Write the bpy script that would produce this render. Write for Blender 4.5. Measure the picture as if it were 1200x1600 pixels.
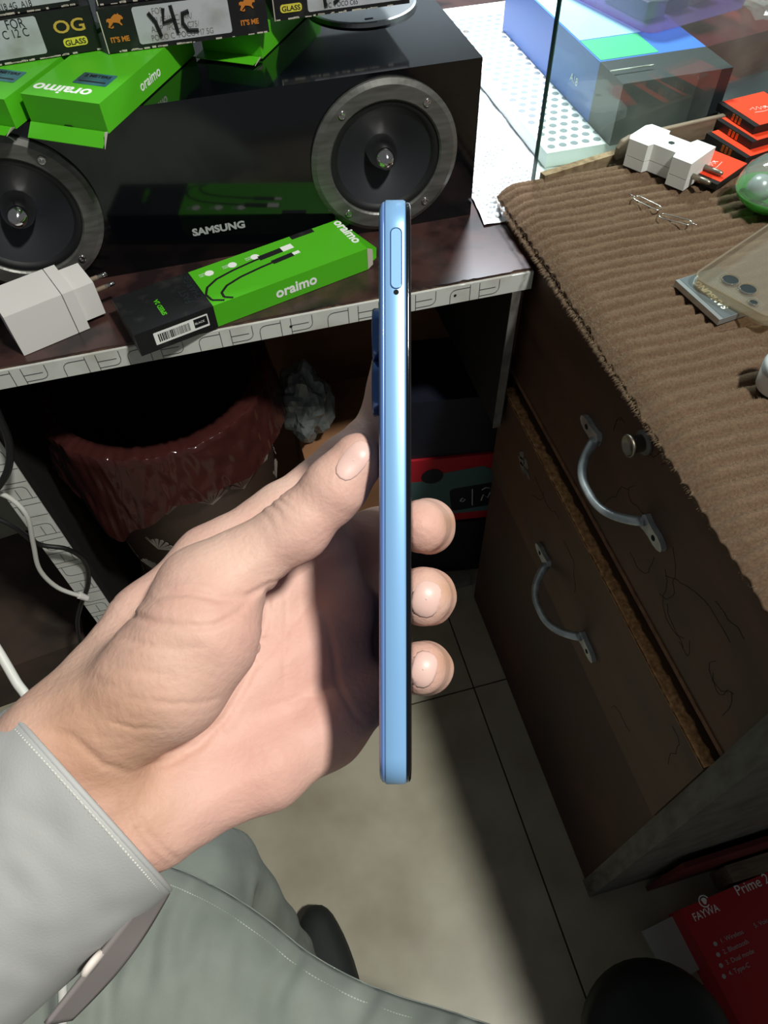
import bpy, bmesh, math, random
import numpy as np
from mathutils import Vector, Matrix, noise as mnoise

for o in list(bpy.data.objects):
    bpy.data.objects.remove(o)
scene = bpy.context.scene
COL = scene.collection
random.seed(7)
PI = math.pi

# ------------------------------------------------------------------ camera
FPX, PITCH, ROLL, YAW, CAMZ = 1120.0, 53.5, -2.2, 13.2, 1.085
_p, _r, _w = map(math.radians, (PITCH, ROLL, YAW))
_h = Vector((math.sin(_w), math.cos(_w), 0)); _rt0 = Vector((math.cos(_w), -math.sin(_w), 0)); _z = Vector((0, 0, 1))
FW = _h*math.cos(_p) - _z*math.sin(_p)
_up0 = _h*math.sin(_p) + _z*math.cos(_p)
RT = _rt0*math.cos(_r) + _up0*math.sin(_r)
UP = _up0*math.cos(_r) - _rt0*math.sin(_r)
CAM = Vector((0, 0, CAMZ))
cd = bpy.data.cameras.new('camera'); cam = bpy.data.objects.new('camera', cd); COL.objects.link(cam)
cd.sensor_fit = 'VERTICAL'; cd.sensor_height = 32.0; cd.lens = 32.0*FPX/1600.0
cd.clip_start = 0.01; cd.clip_end = 50
mw = Matrix((RT, UP, -FW)).transposed().to_4x4(); mw.translation = CAM
cam.matrix_world = mw
scene.camera = cam

def ray(px, py): return FW + RT*((px-600)/FPX) + UP*((800-py)/FPX)
def onz(px, py, z):
    d = ray(px, py); return CAM + d*((z-CAMZ)/d.z)
def onx(px, py, x):
    d = ray(px, py); return CAM + d*(x/d.x)
def ony(px, py, y):
    d = ray(px, py); return CAM + d*(y/d.y)
def atd(px, py, dep): return CAM + ray(px, py)*dep

# ------------------------------------------------------------------ world, lights, exposure
wd = bpy.data.worlds.new('room_air'); scene.world = wd; wd.use_nodes = True
wd.node_tree.nodes['Background'].inputs[0].default_value = (0.92, 0.95, 1.0, 1)
wd.node_tree.nodes['Background'].inputs[1].default_value = 0.12
def area(name, loc, target, power, size, col=(1, 1, 1), shape='DISK', size_y=None, spread=None):
    l = bpy.data.lights.new(name, 'AREA'); l.energy = power; l.shape = shape; l.size = size; l.color = col
    if size_y: l.size_y = size_y
    if spread: l.spread = spread
    o = bpy.data.objects.new(name, l); COL.objects.link(o); o.location = loc
    o.rotation_euler = (Vector(target)-Vector(loc)).to_track_quat('-Z', 'Y').to_euler()
    return o
area('ceiling_lamp', (0.66, -0.42, 2.5), (0.15, 0.25, 0.6), 43, 0.17, (1.0, 0.99, 0.94))
area('counter_lamp', (0.46, 1.08, 1.32), (0.44, 0.95, 0.66), 8.5, 0.16, (0.86, 0.93, 1.0), spread=math.radians(120))
vs = scene.view_settings
vs.view_transform = 'Standard'; vs.look = 'None'; vs.gamma = 1.0; vs.use_curve_mapping = False
vs.exposure = 0.0

# ------------------------------------------------------------------ helpers
def lin(c):
    return tuple(((v/255)/12.92 if v/255 <= 0.04045 else ((v/255+0.055)/1.055)**2.4) for v in c)
MATS = {}
def mat(name, rgb, rough=0.5, metal=0.0, var=None, bump=None, spec=0.5, coat=0.0, sss=0.0, rgb2=None, stretch=None, emit=None):
    """var=(scale, lo, hi): mix rgb->rgb2 by noise; bump=(scale, strength)"""
    m = bpy.data.materials.new(name); m.use_nodes = True; MATS[name] = m
    nt = m.node_tree; b = nt.nodes['Principled BSDF']
    b.inputs['Base Color'].default_value = (*lin(rgb), 1)
    b.inputs['Roughness'].default_value = rough; b.inputs['Metallic'].default_value = metal
    b.inputs['Specular IOR Level'].default_value = spec
    b.inputs['Coat Weight'].default_value = coat; b.inputs['Coat Roughness'].default_value = 0.08
    if sss:
        b.inputs['Subsurface Weight'].default_value = sss
        b.inputs['Subsurface Radius'].default_value = (1.0, 0.35, 0.2); b.inputs['Subsurface Scale'].default_value = 0.004
    tc = nt.nodes.new('ShaderNodeTexCoord'); src = tc.outputs['Object']
    if stretch:
        mp = nt.nodes.new('ShaderNodeMapping'); mp.inputs['Scale'].default_value = stretch
        nt.links.new(src, mp.inputs['Vector']); src = mp.outputs['Vector']
    if var:
        n = nt.nodes.new('ShaderNodeTexNoise'); n.inputs['Scale'].default_value = var[0]; n.inputs['Detail'].default_value = 6
        r = nt.nodes.new('ShaderNodeValToRGB'); r.color_ramp.elements[0].position = var[1]; r.color_ramp.elements[1].position = var[2]
        r.color_ramp.elements[0].color = (*lin(rgb), 1); r.color_ramp.elements[1].color = (*lin(rgb2), 1)
        nt.links.new(src, n.inputs['Vector']); nt.links.new(n.outputs['Fac'], r.inputs['Fac']); nt.links.new(r.outputs['Color'], b.inputs['Base Color'])
    if bump:
        n2 = nt.nodes.new('ShaderNodeTexNoise'); n2.inputs['Scale'].default_value = bump[0]; n2.inputs['Detail'].default_value = 4
        bp = nt.nodes.new('ShaderNodeBump'); bp.inputs['Strength'].default_value = bump[1]; bp.inputs['Distance'].default_value = 0.001
        nt.links.new(src, n2.inputs['Vector']); nt.links.new(n2.outputs['Fac'], bp.inputs['Height']); nt.links.new(bp.outputs['Normal'], b.inputs['Normal'])
    return m
def film(name, tint, haze=(200, 200, 200), clear=0.8, rough=0.08, ior=1.45, dust=None):
    """thin clear sheet: transparent + dusty diffuse + fresnel gloss"""
    m = bpy.data.materials.new(name); m.use_nodes = True; nt = m.node_tree; MATS[name] = m
    for n in list(nt.nodes): nt.nodes.remove(n)
    out = nt.nodes.new('ShaderNodeOutputMaterial'); t = nt.nodes.new('ShaderNodeBsdfTransparent'); t.inputs[0].default_value = (*lin(tint), 1)
    d = nt.nodes.new('ShaderNodeBsdfDiffuse'); d.inputs[0].default_value = (*lin(haze), 1)
    g = nt.nodes.new('ShaderNodeBsdfGlossy'); g.inputs['Roughness'].default_value = rough
    m1 = nt.nodes.new('ShaderNodeMixShader'); m1.inputs[0].default_value = 1-clear
    nt.links.new(t.outputs[0], m1.inputs[1]); nt.links.new(d.outputs[0], m1.inputs[2])
    if dust:
        tc = nt.nodes.new('ShaderNodeTexCoord'); nn = nt.nodes.new('ShaderNodeTexNoise'); nn.inputs['Scale'].default_value = dust; nn.inputs['Detail'].default_value = 8
        mr = nt.nodes.new('ShaderNodeMapRange'); mr.inputs['From Min'].default_value = 0.45; mr.inputs['From Max'].default_value = 0.8
        mr.inputs['To Min'].default_value = (1-clear); mr.inputs['To Max'].default_value = min(1, (1-clear)*3)
        nt.links.new(tc.outputs['Object'], nn.inputs['Vector']); nt.links.new(nn.outputs['Fac'], mr.inputs['Value']); nt.links.new(mr.outputs['Result'], m1.inputs[0])
    fr = nt.nodes.new('ShaderNodeFresnel'); fr.inputs['IOR'].default_value = ior
    ge = nt.nodes.new('ShaderNodeNewGeometry'); mx = nt.nodes.new('ShaderNodeMapRange')      # thin sheet: same index from both sides
    mx.inputs['To Min'].default_value = ior; mx.inputs['To Max'].default_value = 1/ior
    nt.links.new(ge.outputs['Backfacing'], mx.inputs['Value']); nt.links.new(mx.outputs['Result'], fr.inputs['IOR'])
    m2 = nt.nodes.new('ShaderNodeMixShader')
    nt.links.new(fr.outputs[0], m2.inputs[0]); nt.links.new(m1.outputs[0], m2.inputs[1]); nt.links.new(g.outputs[0], m2.inputs[2]); nt.links.new(m2.outputs[0], out.inputs[0])
    return m

def tag(o, label=None, cat=None, group=None, kind=None):
    if label: o['label'] = label
    if cat: o['category'] = cat
    if group: o['group'] = group
    if kind: o['kind'] = kind
    return o
def empty(name, loc=(0, 0, 0), rz=0.0, label=None, cat=None, group=None, M=None):
    o = bpy.data.objects.new(name, None); COL.objects.link(o); o.empty_display_size = 0.02
    if M is not None: o.matrix_world = M
    else:
        o.location = loc; o.rotation_euler = (0, 0, rz)
    return tag(o, label, cat, group)
def link(name, me, m, parent=None, smooth=False):
    if m is not None: me.materials.append(MATS[m] if isinstance(m, str) else m)
    o = bpy.data.objects.new(name, me); COL.objects.link(o)
    if parent: o.parent = parent
    if smooth:
        for p in me.polygons: p.use_smooth = True
    return o
class MB:
    def __init__(s): s.bm = bmesh.new()
    def box(s, x0, x1, y0, y1, z0, z1, M=None):
        vs = [s.bm.verts.new((x, y, z)) for x in (x0, x1) for y in (y0, y1) for z in (z0, z1)]
        for f in ((0, 1, 3, 2), (4, 6, 7, 5), (0, 4, 5, 1), (2, 3, 7, 6), (0, 2, 6, 4), (1, 5, 7, 3)): s.bm.faces.new([vs[i] for i in f])
        if M is not None: bmesh.ops.transform(s.bm, matrix=M, verts=vs)
        return s
    def poly(s, pts, thick=None, d=None):
        """flat polygon of 3D points; optional thickness along d"""
        a = [s.bm.verts.new(p) for p in pts]
        if not thick: s.bm.faces.new(a); return s
        dv = Vector(d)*thick; b = [s.bm.verts.new(Vector(p)+dv) for p in pts]; n = len(a)
        s.bm.faces.new(a[::-1]); s.bm.faces.new(b)
        for i in range(n): s.bm.faces.new((a[i], a[(i+1) % n], b[(i+1) % n], b[i]))
        return s
    def prism(s, pts2, z0, z1, M=None):
        k = len(s.bm.verts)
        s.poly([(x, y, z0) for x, y in pts2], z1-z0, (0, 0, 1))
        if M is not None:
            s.bm.verts.ensure_lookup_table(); bmesh.ops.transform(s.bm, matrix=M, verts=s.bm.verts[k:])
        return s
    def tube(s, pts, r, n=8, flat=1.0, cap=True):
        pts = [Vector(p) for p in pts]; rs = r if isinstance(r, (list, tuple)) else [r]*len(pts)
        rings = []; up = None
        for i, p in enumerate(pts):
            t = (pts[min(i+1, len(pts)-1)]-pts[max(i-1, 0)]).normalized()
            if up is None:
                up = Vector((0, 0, 1)) if abs(t.z) < 0.9 else Vector((1, 0, 0))
            u = (up - t*up.dot(t)).normalized(); v = t.cross(u); up = u
            rings.append([s.bm.verts.new(p + (u*math.cos(a)*flat + v*math.sin(a))*rs[i]) for a in [2*PI*k/n for k in range(n)]])
        for a, b in zip(rings, rings[1:]):
            for k in range(n): s.bm.faces.new((a[k], a[(k+1) % n], b[(k+1) % n], b[k]))
        if cap: s.bm.faces.new(rings[0][::-1]); s.bm.faces.new(rings[-1])
        return s
    def lathe(s, prof, M=None, n=32, cap=False):
        """prof: (r, z) list, about z"""
        rings = []; k0 = len(s.bm.verts)
        for r, z in prof:
            if r < 1e-6: rings.append([s.bm.verts.new((0, 0, z))])
            else: rings.append([s.bm.verts.new((r*math.cos(2*PI*k/n), r*math.sin(2*PI*k/n), z)) for k in range(n)])
        for a, b in zip(rings, rings[1:]):
            for k in range(n):
                k2 = (k+1) % n
                if len(a) == 1 and len(b) == 1: continue
                if len(a) == 1: s.bm.faces.new((a[0], b[k2], b[k]))
                elif len(b) == 1: s.bm.faces.new((a[k], a[k2], b[0]))
                else: s.bm.faces.new((a[k], a[k2], b[k2], b[k]))
        if M is not None:
            s.bm.verts.ensure_lookup_table(); bmesh.ops.transform(s.bm, matrix=M, verts=s.bm.verts[k0:])
        return s
    def grid(s, f, nu, nv, M=None):
        g = [[s.bm.verts.new(f(i/nu, j/nv)) for j in range(nv+1)] for i in range(nu+1)]
        for i in range(nu):
            for j in range(nv): s.bm.faces.new((g[i][j], g[i+1][j], g[i+1][j+1], g[i][j+1]))
        return s
    def build(s, name, m, parent=None, bevel=0, seg=2, smooth=False, thick=0, fix=True):
        if bevel:
            es = [e for e in s.bm.edges if e.is_manifold and e.calc_face_angle(0) > 0.6]
            bmesh.ops.bevel(s.bm, geom=es, offset=bevel, segments=seg, affect='EDGES', profile=0.5, clamp_overlap=True)
        if fix: bmesh.ops.recalc_face_normals(s.bm, faces=s.bm.faces)
        me = bpy.data.meshes.new(name); s.bm.to_mesh(me); s.bm.free()
        o = link(name, me, m, parent, smooth)
        if thick:
            md = o.modifiers.new('solid', 'SOLIDIFY'); md.thickness = thick; md.offset = 0
        if smooth and bevel:
            pass
        return o
def rrect(w, h, r, n=6, cx=0, cy=0):
    pts = []
    for sx, sy, a0 in ((1, 1, 0), (-1, 1, 90), (-1, -1, 180), (1, -1, 270)):
        for k in range(n+1):
            a = math.radians(a0 + 90*k/n); pts.append((cx+sx*(w/2-r)+r*math.cos(a), cy+sy*(h/2-r)+r*math.sin(a)))
    return pts
def text(name, s, size, m, parent, M, bold=0.0, ext=0.00006, align='LEFT', shear=0.0, sx=1.0, spacing=1.0):
    c = bpy.data.curves.new(name, 'FONT'); c.body = s; c.size = size; c.extrude = ext; c.offset = bold; c.align_x = align
    c.shear = shear; c.space_character = spacing; c.resolution_u = 3
    t = bpy.data.objects.new('tmp_text', c); COL.objects.link(t)
    bpy.context.view_layer.update()
    me = bpy.data.meshes.new_from_object(t); me.name = name
    bpy.data.objects.remove(t)
    me.materials.clear()
    me.transform(M @ Matrix.Diagonal((sx, 1, 1, 1)))
    return link(name, me, m, parent)
def frame(o, x, y, z=None):
    """matrix from origin and x,y axis vectors"""
    x = Vector(x).normalized(); y = Vector(y); y = (y - x*y.dot(x)).normalized(); z = x.cross(y)
    M = Matrix((x, y, z)).transposed().to_4x4(); M.translation = Vector(o); return M
def T(x, y, z): return Matrix.Translation((x, y, z))
def Rm(a, ax): return Matrix.Rotation(a, 4, ax)

# ------------------------------------------------------------------ materials
mat('floor_tile', (168, 163, 142), 0.42, var=(9, 0.35, 0.75), rgb2=(136, 128, 106), bump=(60, 0.05))
mat('grout', (52, 46, 38), 0.9)
mat('wall_paint', (140, 148, 152), 0.9)
mat('brown_board', (150, 106, 70), 0.8, var=(12, 0.3, 0.7), rgb2=(122, 84, 56))
mat('parcel', (72, 55, 43), 0.85, var=(14, 0.3, 0.7), rgb2=(44, 36, 30))
mat('shelf_top', (66, 44, 40), 0.28, var=(28, 0.42, 0.62), rgb2=(34, 24, 24))
mat('chip', (112, 84, 60), 0.9, var=(160, 0.35, 0.65), rgb2=(76, 54, 38))
mat('edge_white', (206, 208, 200), 0.35, var=(20, 0.5, 0.8), rgb2=(170, 168, 156))
mat('edge_print', (58, 62, 66), 0.5)
mat('panel_dark', (20, 16, 15), 0.7)
mat('panel_grey', (120, 118, 112), 0.6, var=(50, 0.4, 0.7), rgb2=(84, 80, 74))
mat('gloss_black', (6, 8, 11), 0.09, coat=0.6)
mat('cone_black', (33, 36, 40), 0.5)
mat('rubber_black', (14, 15, 17), 0.6)
mat('steel', (92, 92, 86), 0.42, metal=0.6, var=(30, 0.3, 0.7), rgb2=(122, 122, 118), stretch=(1, 1, 6))
mat('chrome', (214, 212, 210), 0.08, metal=1.0)
mat('brushed', (178, 182, 182), 0.28, metal=1.0)
mat('print_silver', (176, 184, 178), 0.5)
mat('green', (78, 180, 26), 0.42, coat=0.1)
mat('green_dark', (24, 60, 16), 0.5)
mat('ink_white', (236, 240, 232), 0.5)
mat('ink_black', (14, 15, 18), 0.5)
mat('card_black', (22, 23, 24), 0.45, var=(70, 0.55, 0.85), rgb2=(48, 48, 46))
mat('card_raw', (190, 184, 168), 0.8)
mat('label_paper', (178, 182, 186), 0.6, var=(35, 0.5, 0.8), rgb2=(146, 146, 142))
mat('gold', (196, 164, 70), 0.45)
mat('yellow', (214, 206, 70), 0.45)
mat('orange_print', (196, 120, 44), 0.5)
mat('holo', (70, 140, 150), 0.25, metal=0.4, var=(30, 0.35, 0.65), rgb2=(40, 70, 90))
mat('plastic_white', (222, 220, 214), 0.38)
mat('plug_white', (226, 228, 222), 0.45)
mat('pin_metal', (150, 140, 126), 0.4, metal=0.9)
mat('carpet', (108, 89, 70), 1.0, var=(520, 0.3, 0.75), rgb2=(86, 68, 54), spec=0.1)
mat('carpet_fibre', (134, 112, 90), 1.0, spec=0.1)
mat('carpet_edge', (142, 122, 92), 0.95, var=(120, 0.4, 0.7), rgb2=(104, 84, 60))
mat('cab_wood', (84, 56, 40), 0.5, var=(9, 0.35, 0.7), rgb2=(58, 40, 30), stretch=(1, 1, 2.5), bump=(40, 0.15))
mat('cab_wood2', (92, 64, 44), 0.5, var=(7, 0.3, 0.7), rgb2=(66, 48, 34), stretch=(1, 1, 2.5), bump=(40, 0.15))
mat('cab_low', (70, 42, 34), 0.55, var=(8, 0.35, 0.7), rgb2=(48, 32, 26), bump=(40, 0.12))
mat('cab_edge', (120, 84, 58), 0.7, var=(90, 0.4, 0.7), rgb2=(84, 56, 40))
mat('raw_board', (206, 160, 108), 0.95, var=(190, 0.35, 0.65), rgb2=(150, 106, 64), bump=(300, 0.6))
mat('stile_grey', (98, 98, 90), 0.7, var=(30, 0.4, 0.7), rgb2=(74, 72, 64), stretch=(1, 4, 1))
mat('crack', (26, 18, 14), 0.9)
mat('zinc', (196, 204, 204), 0.34, metal=0.6, var=(60, 0.4, 0.7), rgb2=(150, 158, 158))
mat('hole', (4, 4, 5), 0.9)
mat('skin', (220, 184, 166), 0.56, var=(34, 0.34, 0.72), rgb2=(206, 162, 146), bump=(520, 0.3), sss=0.12, spec=0.32)
mat('nail', (232, 190, 178), 0.4, spec=0.45, sss=0.1)
mat('shirt', (182, 183, 180), 0.75, var=(14, 0.35, 0.7), rgb2=(168, 168, 165), bump=(1400, 0.08))
mat('shirt_shaded', (140, 132, 130), 0.8)  # same shirt cloth, shade put into the colour for the placket
mat('kameez', (136, 141, 130), 0.85, var=(20, 0.35, 0.7), rgb2=(122, 128, 117), bump=(1600, 0.3))
mat('thread', (214, 214, 204), 0.8)
mat('thread_grey', (176, 182, 168), 0.8)
mat('pearl', (238, 226, 216), 0.2, coat=0.5)
mat('trouser', (120, 126, 116), 0.85, var=(26, 0.35, 0.7), rgb2=(104, 110, 102), bump=(1400, 0.3))
mat('shoe', (30, 36, 33), 0.6)
mat('shoe_in', (24, 29, 28), 0.75)
mat('phone_blue', (138, 188, 234), 0.36, metal=0.25, coat=0.1)
mat('phone_back', (112, 150, 214), 0.25, metal=0.2, coat=0.4)
mat('phone_glass', (8, 10, 16), 0.08, coat=0.4)
mat('phone_groove', (44, 72, 120), 0.5)
mat('lens_ring', (70, 104, 160), 0.2, metal=0.8)
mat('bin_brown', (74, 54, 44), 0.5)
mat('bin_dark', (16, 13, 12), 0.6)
mat('bin_motif', (140, 130, 120), 0.6)
film('bag_red', (150, 100, 95), (96, 52, 48), 0.62, 0.14)
film('bag_grey', (190, 196, 196), (142, 150, 148), 0.45, 0.15)
film('glass', (238, 246, 241), (200, 214, 206), 0.95, 0.02, dust=14)
film('clear_plastic', (240, 236, 226), (226, 216, 200), 0.90, 0.06)
film('dome_green_clear', (150, 224, 140), (96, 190, 90), 0.5, 0.08)
film('clear_lid', (246, 248, 246), (220, 224, 220), 0.84, 0.05)
film('clear_purple', (222, 208, 234), (176, 156, 196), 0.80, 0.06)
film('clear_dome', (246, 248, 246), (220, 224, 220), 0.90, 0.05)
mat('glass_edge', (50, 84, 74), 0.15)
mat('white_board', (232, 234, 232), 0.5)
mat('board_dot', (112, 120, 124), 0.6)
mat('foam_white', (228, 232, 234), 0.3, coat=0.2)
mat('blue_card', (54, 104, 186), 0.4)
mat('teal_card', (64, 170, 120), 0.4)
mat('dark_card', (30, 38, 40), 0.45)
mat('light_blue', (150, 190, 226), 0.4)
mat('dark_red', (92, 26, 26), 0.45)
mat('orange_red', (226, 62, 30), 0.4)
mat('batt_black', (24, 22, 22), 0.4)
mat('batt_gold', (196, 110, 50), 0.35, metal=0.6)
mat('batt_grey', (128, 136, 138), 0.34, metal=0.6)
mat('batt_silver', (186, 190, 190), 0.3, metal=0.7)
mat('dome_green', (84, 190, 70), 0.35)
mat('dome_grey', (170, 186, 184), 0.3, metal=0.3)
mat('wire', (200, 200, 196), 0.25, metal=1.0)
mat('cable_white', (206, 206, 198), 0.5)
mat('cable_black', (18, 18, 19), 0.5)
mat('box_navy', (14, 18, 32), 0.5)
mat('box_red', (170, 24, 40), 0.45)
mat('box_teal', (70, 100, 100), 0.5)
mat('faywa_red', (176, 26, 32), 0.45)
mat('paper', (176, 180, 176), 0.7)
mat('stool_black', (16, 22, 19), 0.55)
mat('wood_slat', (124, 108, 88), 0.7, var=(30, 0.35, 0.7), rgb2=(92, 76, 60), stretch=(1, 5, 5))

ZS, ZC, XC, YF = 0.668, 0.697, 0.290, 0.542     # shelf top, carpet top, drawer fronts, shelf front edge

# ================================================================== SETTING
fl = MB().box(-1.6, 1.8, -1.0, 1.6, -0.05, -0.0035).build('floor', 'grout'); tag(fl, 'cream tiled shop floor with dark grout lines', 'floor', kind='structure')
tile_mesh = None
TS = 0.45; TX, TY = 0.231, 0.407
for i in range(-4, 4):
    for j in range(-3, 3):
        if tile_mesh is None:
            o = MB().box(0.0012, TS-0.0012, 0.0012, TS-0.0012, -0.004, 0.0).build('tile', 'floor_tile', fl, bevel=0.0012, seg=1)
            tile_mesh = o.data
        else:
            o = link('tile', tile_mesh, None, fl)
        o.location = (TX+i*TS, TY+j*TS, 0)
wb = MB().box(-1.6, 1.8, 1.35, 1.42, -0.05, 2.7).build('wall_back', 'wall_paint'); tag(wb, 'pale grey wall behind the counter', 'wall', kind='structure')

# ================================================================== SHELF UNIT
sh = empty('shelf_unit', (0, YF, 0), 0, 'dark laminate shop shelf with white patterned edge carrying the black speaker', 'shelf')
def P(o): return o  # readability
m = MB()
m.box(-0.75, XC-0.006, 0.0015, 0.72, ZS-0.0205, ZS-0.002)
m.box(XC-0.006, 1.0, 0.115, 0.72, ZS-0.0205, ZS-0.002)
m.build('core_board', 'chip', sh)
# laminate top, chipped along the front
bmx = MB()
N = 220; random.seed(3)
front = []
for i in range(N+1):
    x = -0.75 + (XC-0.006+0.75)*i/N
    c = 0.0008 + 0.003*max(0, mnoise.noise(Vector((x*46, 0, 3)))) + 0.0022*max(0, mnoise.noise(Vector((x*190, 5, 3))))
    front.append((x, c))
pts = front + [(XC-0.006, 0.115), (1.0, 0.115), (1.0, 0.72), (-0.75, 0.72)]
bmx.prism(pts, ZS-0.002, ZS).build('laminate_top', 'shelf_top', sh)
# white edge band and its printed motif
ZB = ZS-0.0225
MB().box(-0.75, XC-0.006, -0.0012, 0.0015, ZB, ZS-0.0032).build('edge_band', 'edge_white', sh)
def motif(mb, M, L, w):
    """printed retro lines along a band: L long (x), w high (y), in plane z=0"""
    x = 0.0; k = 0; t = 0.00045
    def seg(pl):
        for (a, b), (c, d) in zip(pl, pl[1:]):
            v = Vector((c-a, d-b, 0)); n = Vector((-v.y, v.x, 0)).normalized()*t/2
            q = [Vector((a, b, 0))+n, Vector((c, d, 0))+n, Vector((c, d, 0))-n, Vector((a, b, 0))-n]
            mb.poly([M @ p for p in q], 0.0003, M.to_3x3() @ Vector((0, 0, 1)))
    while x < L:
        seg([(x, 0), (x, w)]); seg([(x+0.0095, 0), (x+0.0095, w)])
        arc = [(x+0.0095+0.014+0.006*math.sin(a), w*0.15+0.006-0.006*math.cos(a)) for a in [PI*i/6 for i in range(4)]]
        seg([(x+0.0095, w*0.15)] + arc + [(arc[-1][0], w)])
        arc2 = [(x-0.014-0.006*math.sin(a), w*0.85-0.006+0.006*math.cos(a)) for a in [PI*i/6 for i in range(4)]]
        seg([(x, w*0.85)] + arc2 + [(arc2[-1][0], 0)])
        seg([(x+0.0095, w*0.55), (x+0.026, w*0.55)])
        x += 0.064 if k % 2 else 0.056; k += 1
mb = MB()
motif(mb, frame((-0.74, -0.00125, ZB+0.0005), (1, 0, 0), (0, 0, 1)), 1.01, 0.0175)
mb.build('edge_print', 'edge_print', sh)
mb = MB()
mb.bm.free()
for x in (0.045, 0.205): MB().lathe([(0.0, 0.0004), (0.0013, 0.0003), (0.0015, 0)], frame((x, -0.0013, ZB+0.009), (1, 0, 0), (0, 0, 1)), 12).build('nail_head', 'ink_black', sh)
# left side panel and right hanging panel
MB().box(-0.2735, -0.2455, 0.0005, 0.016, 0.0, ZB).box(-0.2735, -0.2690, 0.016, 0.335, 0.0, ZB).build('side_panel', 'panel_dark', sh)
MB().box(-0.2735, -0.2455, -0.0012, 0.0005, 0.0, ZB).build('side_edge_band', 'edge_white', sh)
mb = MB(); motif(mb, frame((-0.2455, -0.00125, 0.01), (0, 0, 1), (-1, 0, 0)), 0.62, 0.028); mb.build('side_edge_print', 'edge_print', sh)
MB().box(0.2655, 0.276, 0.0, 0.42, 0.455, ZB).build('hanging_panel', 'panel_dark', sh)
MB().box(0.2645, 0.2735, -0.0015, 0.0, 0.452, ZB-0.001).build('hanging_panel_edge', 'panel_grey', sh, bevel=0.0006, seg=1)
MB().box(-0.245, 0.60, 0.335, 0.350, 0.0, ZB).build('back_panel', 'brown_board', sh)
MB().box(-0.245, 0.289, 0.044, 0.060, 0.001, 0.018).build('plinth', 'panel_grey', sh, bevel=0.001, seg=1)

# ================================================================== SPEAKER
SPX, SPY, SW, SH, SD = 0.0, 0.647, 0.512, 0.148, 0.30
sp = empty('audio_speaker', (SPX, SPY, ZS), 0, 'glossy black dock speaker with two steel ringed drivers on the shelf', 'speaker')
body = MB().box(-SW/2, SW/2, 0, SD, 0.0, SH).build('cabinet', 'gloss_black', sp, bevel=0.009, seg=4, smooth=False)
def bore(obj, spots, r, depth):
    """cut round wells into the front"""
    cut = MB()
    for cx, cz in spots: cut.lathe([(0, -0.01), (r, -0.01), (r, depth), (0, depth)], T(cx, 0, cz) @ Rm(-PI/2, 'X'), 64)
    co = cut.build('tmp_cutter', None, obj.parent)
    md = obj.modifiers.new('bore', 'BOOLEAN'); md.object = co; md.solver = 'EXACT'
    bpy.context.view_layer.update()
    me = bpy.data.meshes.new_from_object(obj.evaluated_get(bpy.context.evaluated_depsgraph_get()))
    obj.modifiers.clear(); obj.data = me; bpy.data.objects.remove(co)
bore(body, ((0.1655, 0.0735), (-0.1675, 0.0735)), 0.0535, 0.035)
for p in body.data.polygons: p.use_smooth = False
def driver(cx, cz):
    M = T(cx, -0.001, cz) @ Rm(PI/2, 'X')       # local z -> -y (towards viewer)
    R = 0.0705
    ring = MB().lathe([(0.0525, -0.004), (0.0525, 0.003), (0.054, 0.0045), (0.066, 0.0045), (R, 0.002), (R, -0.002)], M, 72).build('driver_ring', 'steel', sp)
    for a in (50, 130, 230, 310):
        Ms = M @ Rm(math.radians(a), 'Z') @ T(0.0605, 0, 0.0046)
        sc = MB().lathe([(0.0036, -0.001), (0.0036, 0.0006), (0.003, 0.0012), (0.0018, 0.0012), (0.0014, 0.0004), (0, 0.0004)], Ms, 14).build('screw', 'chrome', ring, smooth=True)
    MB().lathe([(0.0535, 0.001), (0.050, 0.0022), (0.047, 0.0005), (0.0455, -0.001)], M, 56).build('surround', 'rubber_black', sp, smooth=True)
    MB().lathe([(0.0460, -0.001), (0.035, -0.006), (0.022, -0.013), (0.014, -0.018), (0.0, -0.020)], M, 56).build('cone', 'cone_black', sp, smooth=True)
    MB().lathe([(0.0150, -0.020), (0.0140, -0.008), (0.0128, -0.002), (0.0098, 0.004), (0.0052, 0.010), (0.0, 0.0130)], M, 32).build('phase_plug', 'chrome', sp, smooth=True)
driver(0.1655, 0.0735); driver(-0.1675, 0.0735)
# recess behind the rings is cut by a dark well
text('brand_lettering', 'SAMSUNG', 0.0098, 'print_silver', sp, T(0.0005, -0.0004, 0.028) @ Rm(PI/2, 'X') @ Matrix.Scale(1, 4), bold=0.0004, align='CENTER', sx=1.12)
dk = MB().lathe([(0.0, 0.0035), (0.052, 0.0035), (0.0545, 0.003), (0.056, 0.0)], T(0.183, 0.150, SH), 64).build('top_disc', 'brushed', sp, smooth=False)
MB().box(-0.004, 0.004, -0.001, 0.001, 0.0, 0.0003, T(0.180, 0.105, SH+0.0036)).build('disc_mark', 'ink_black', dk)

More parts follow.
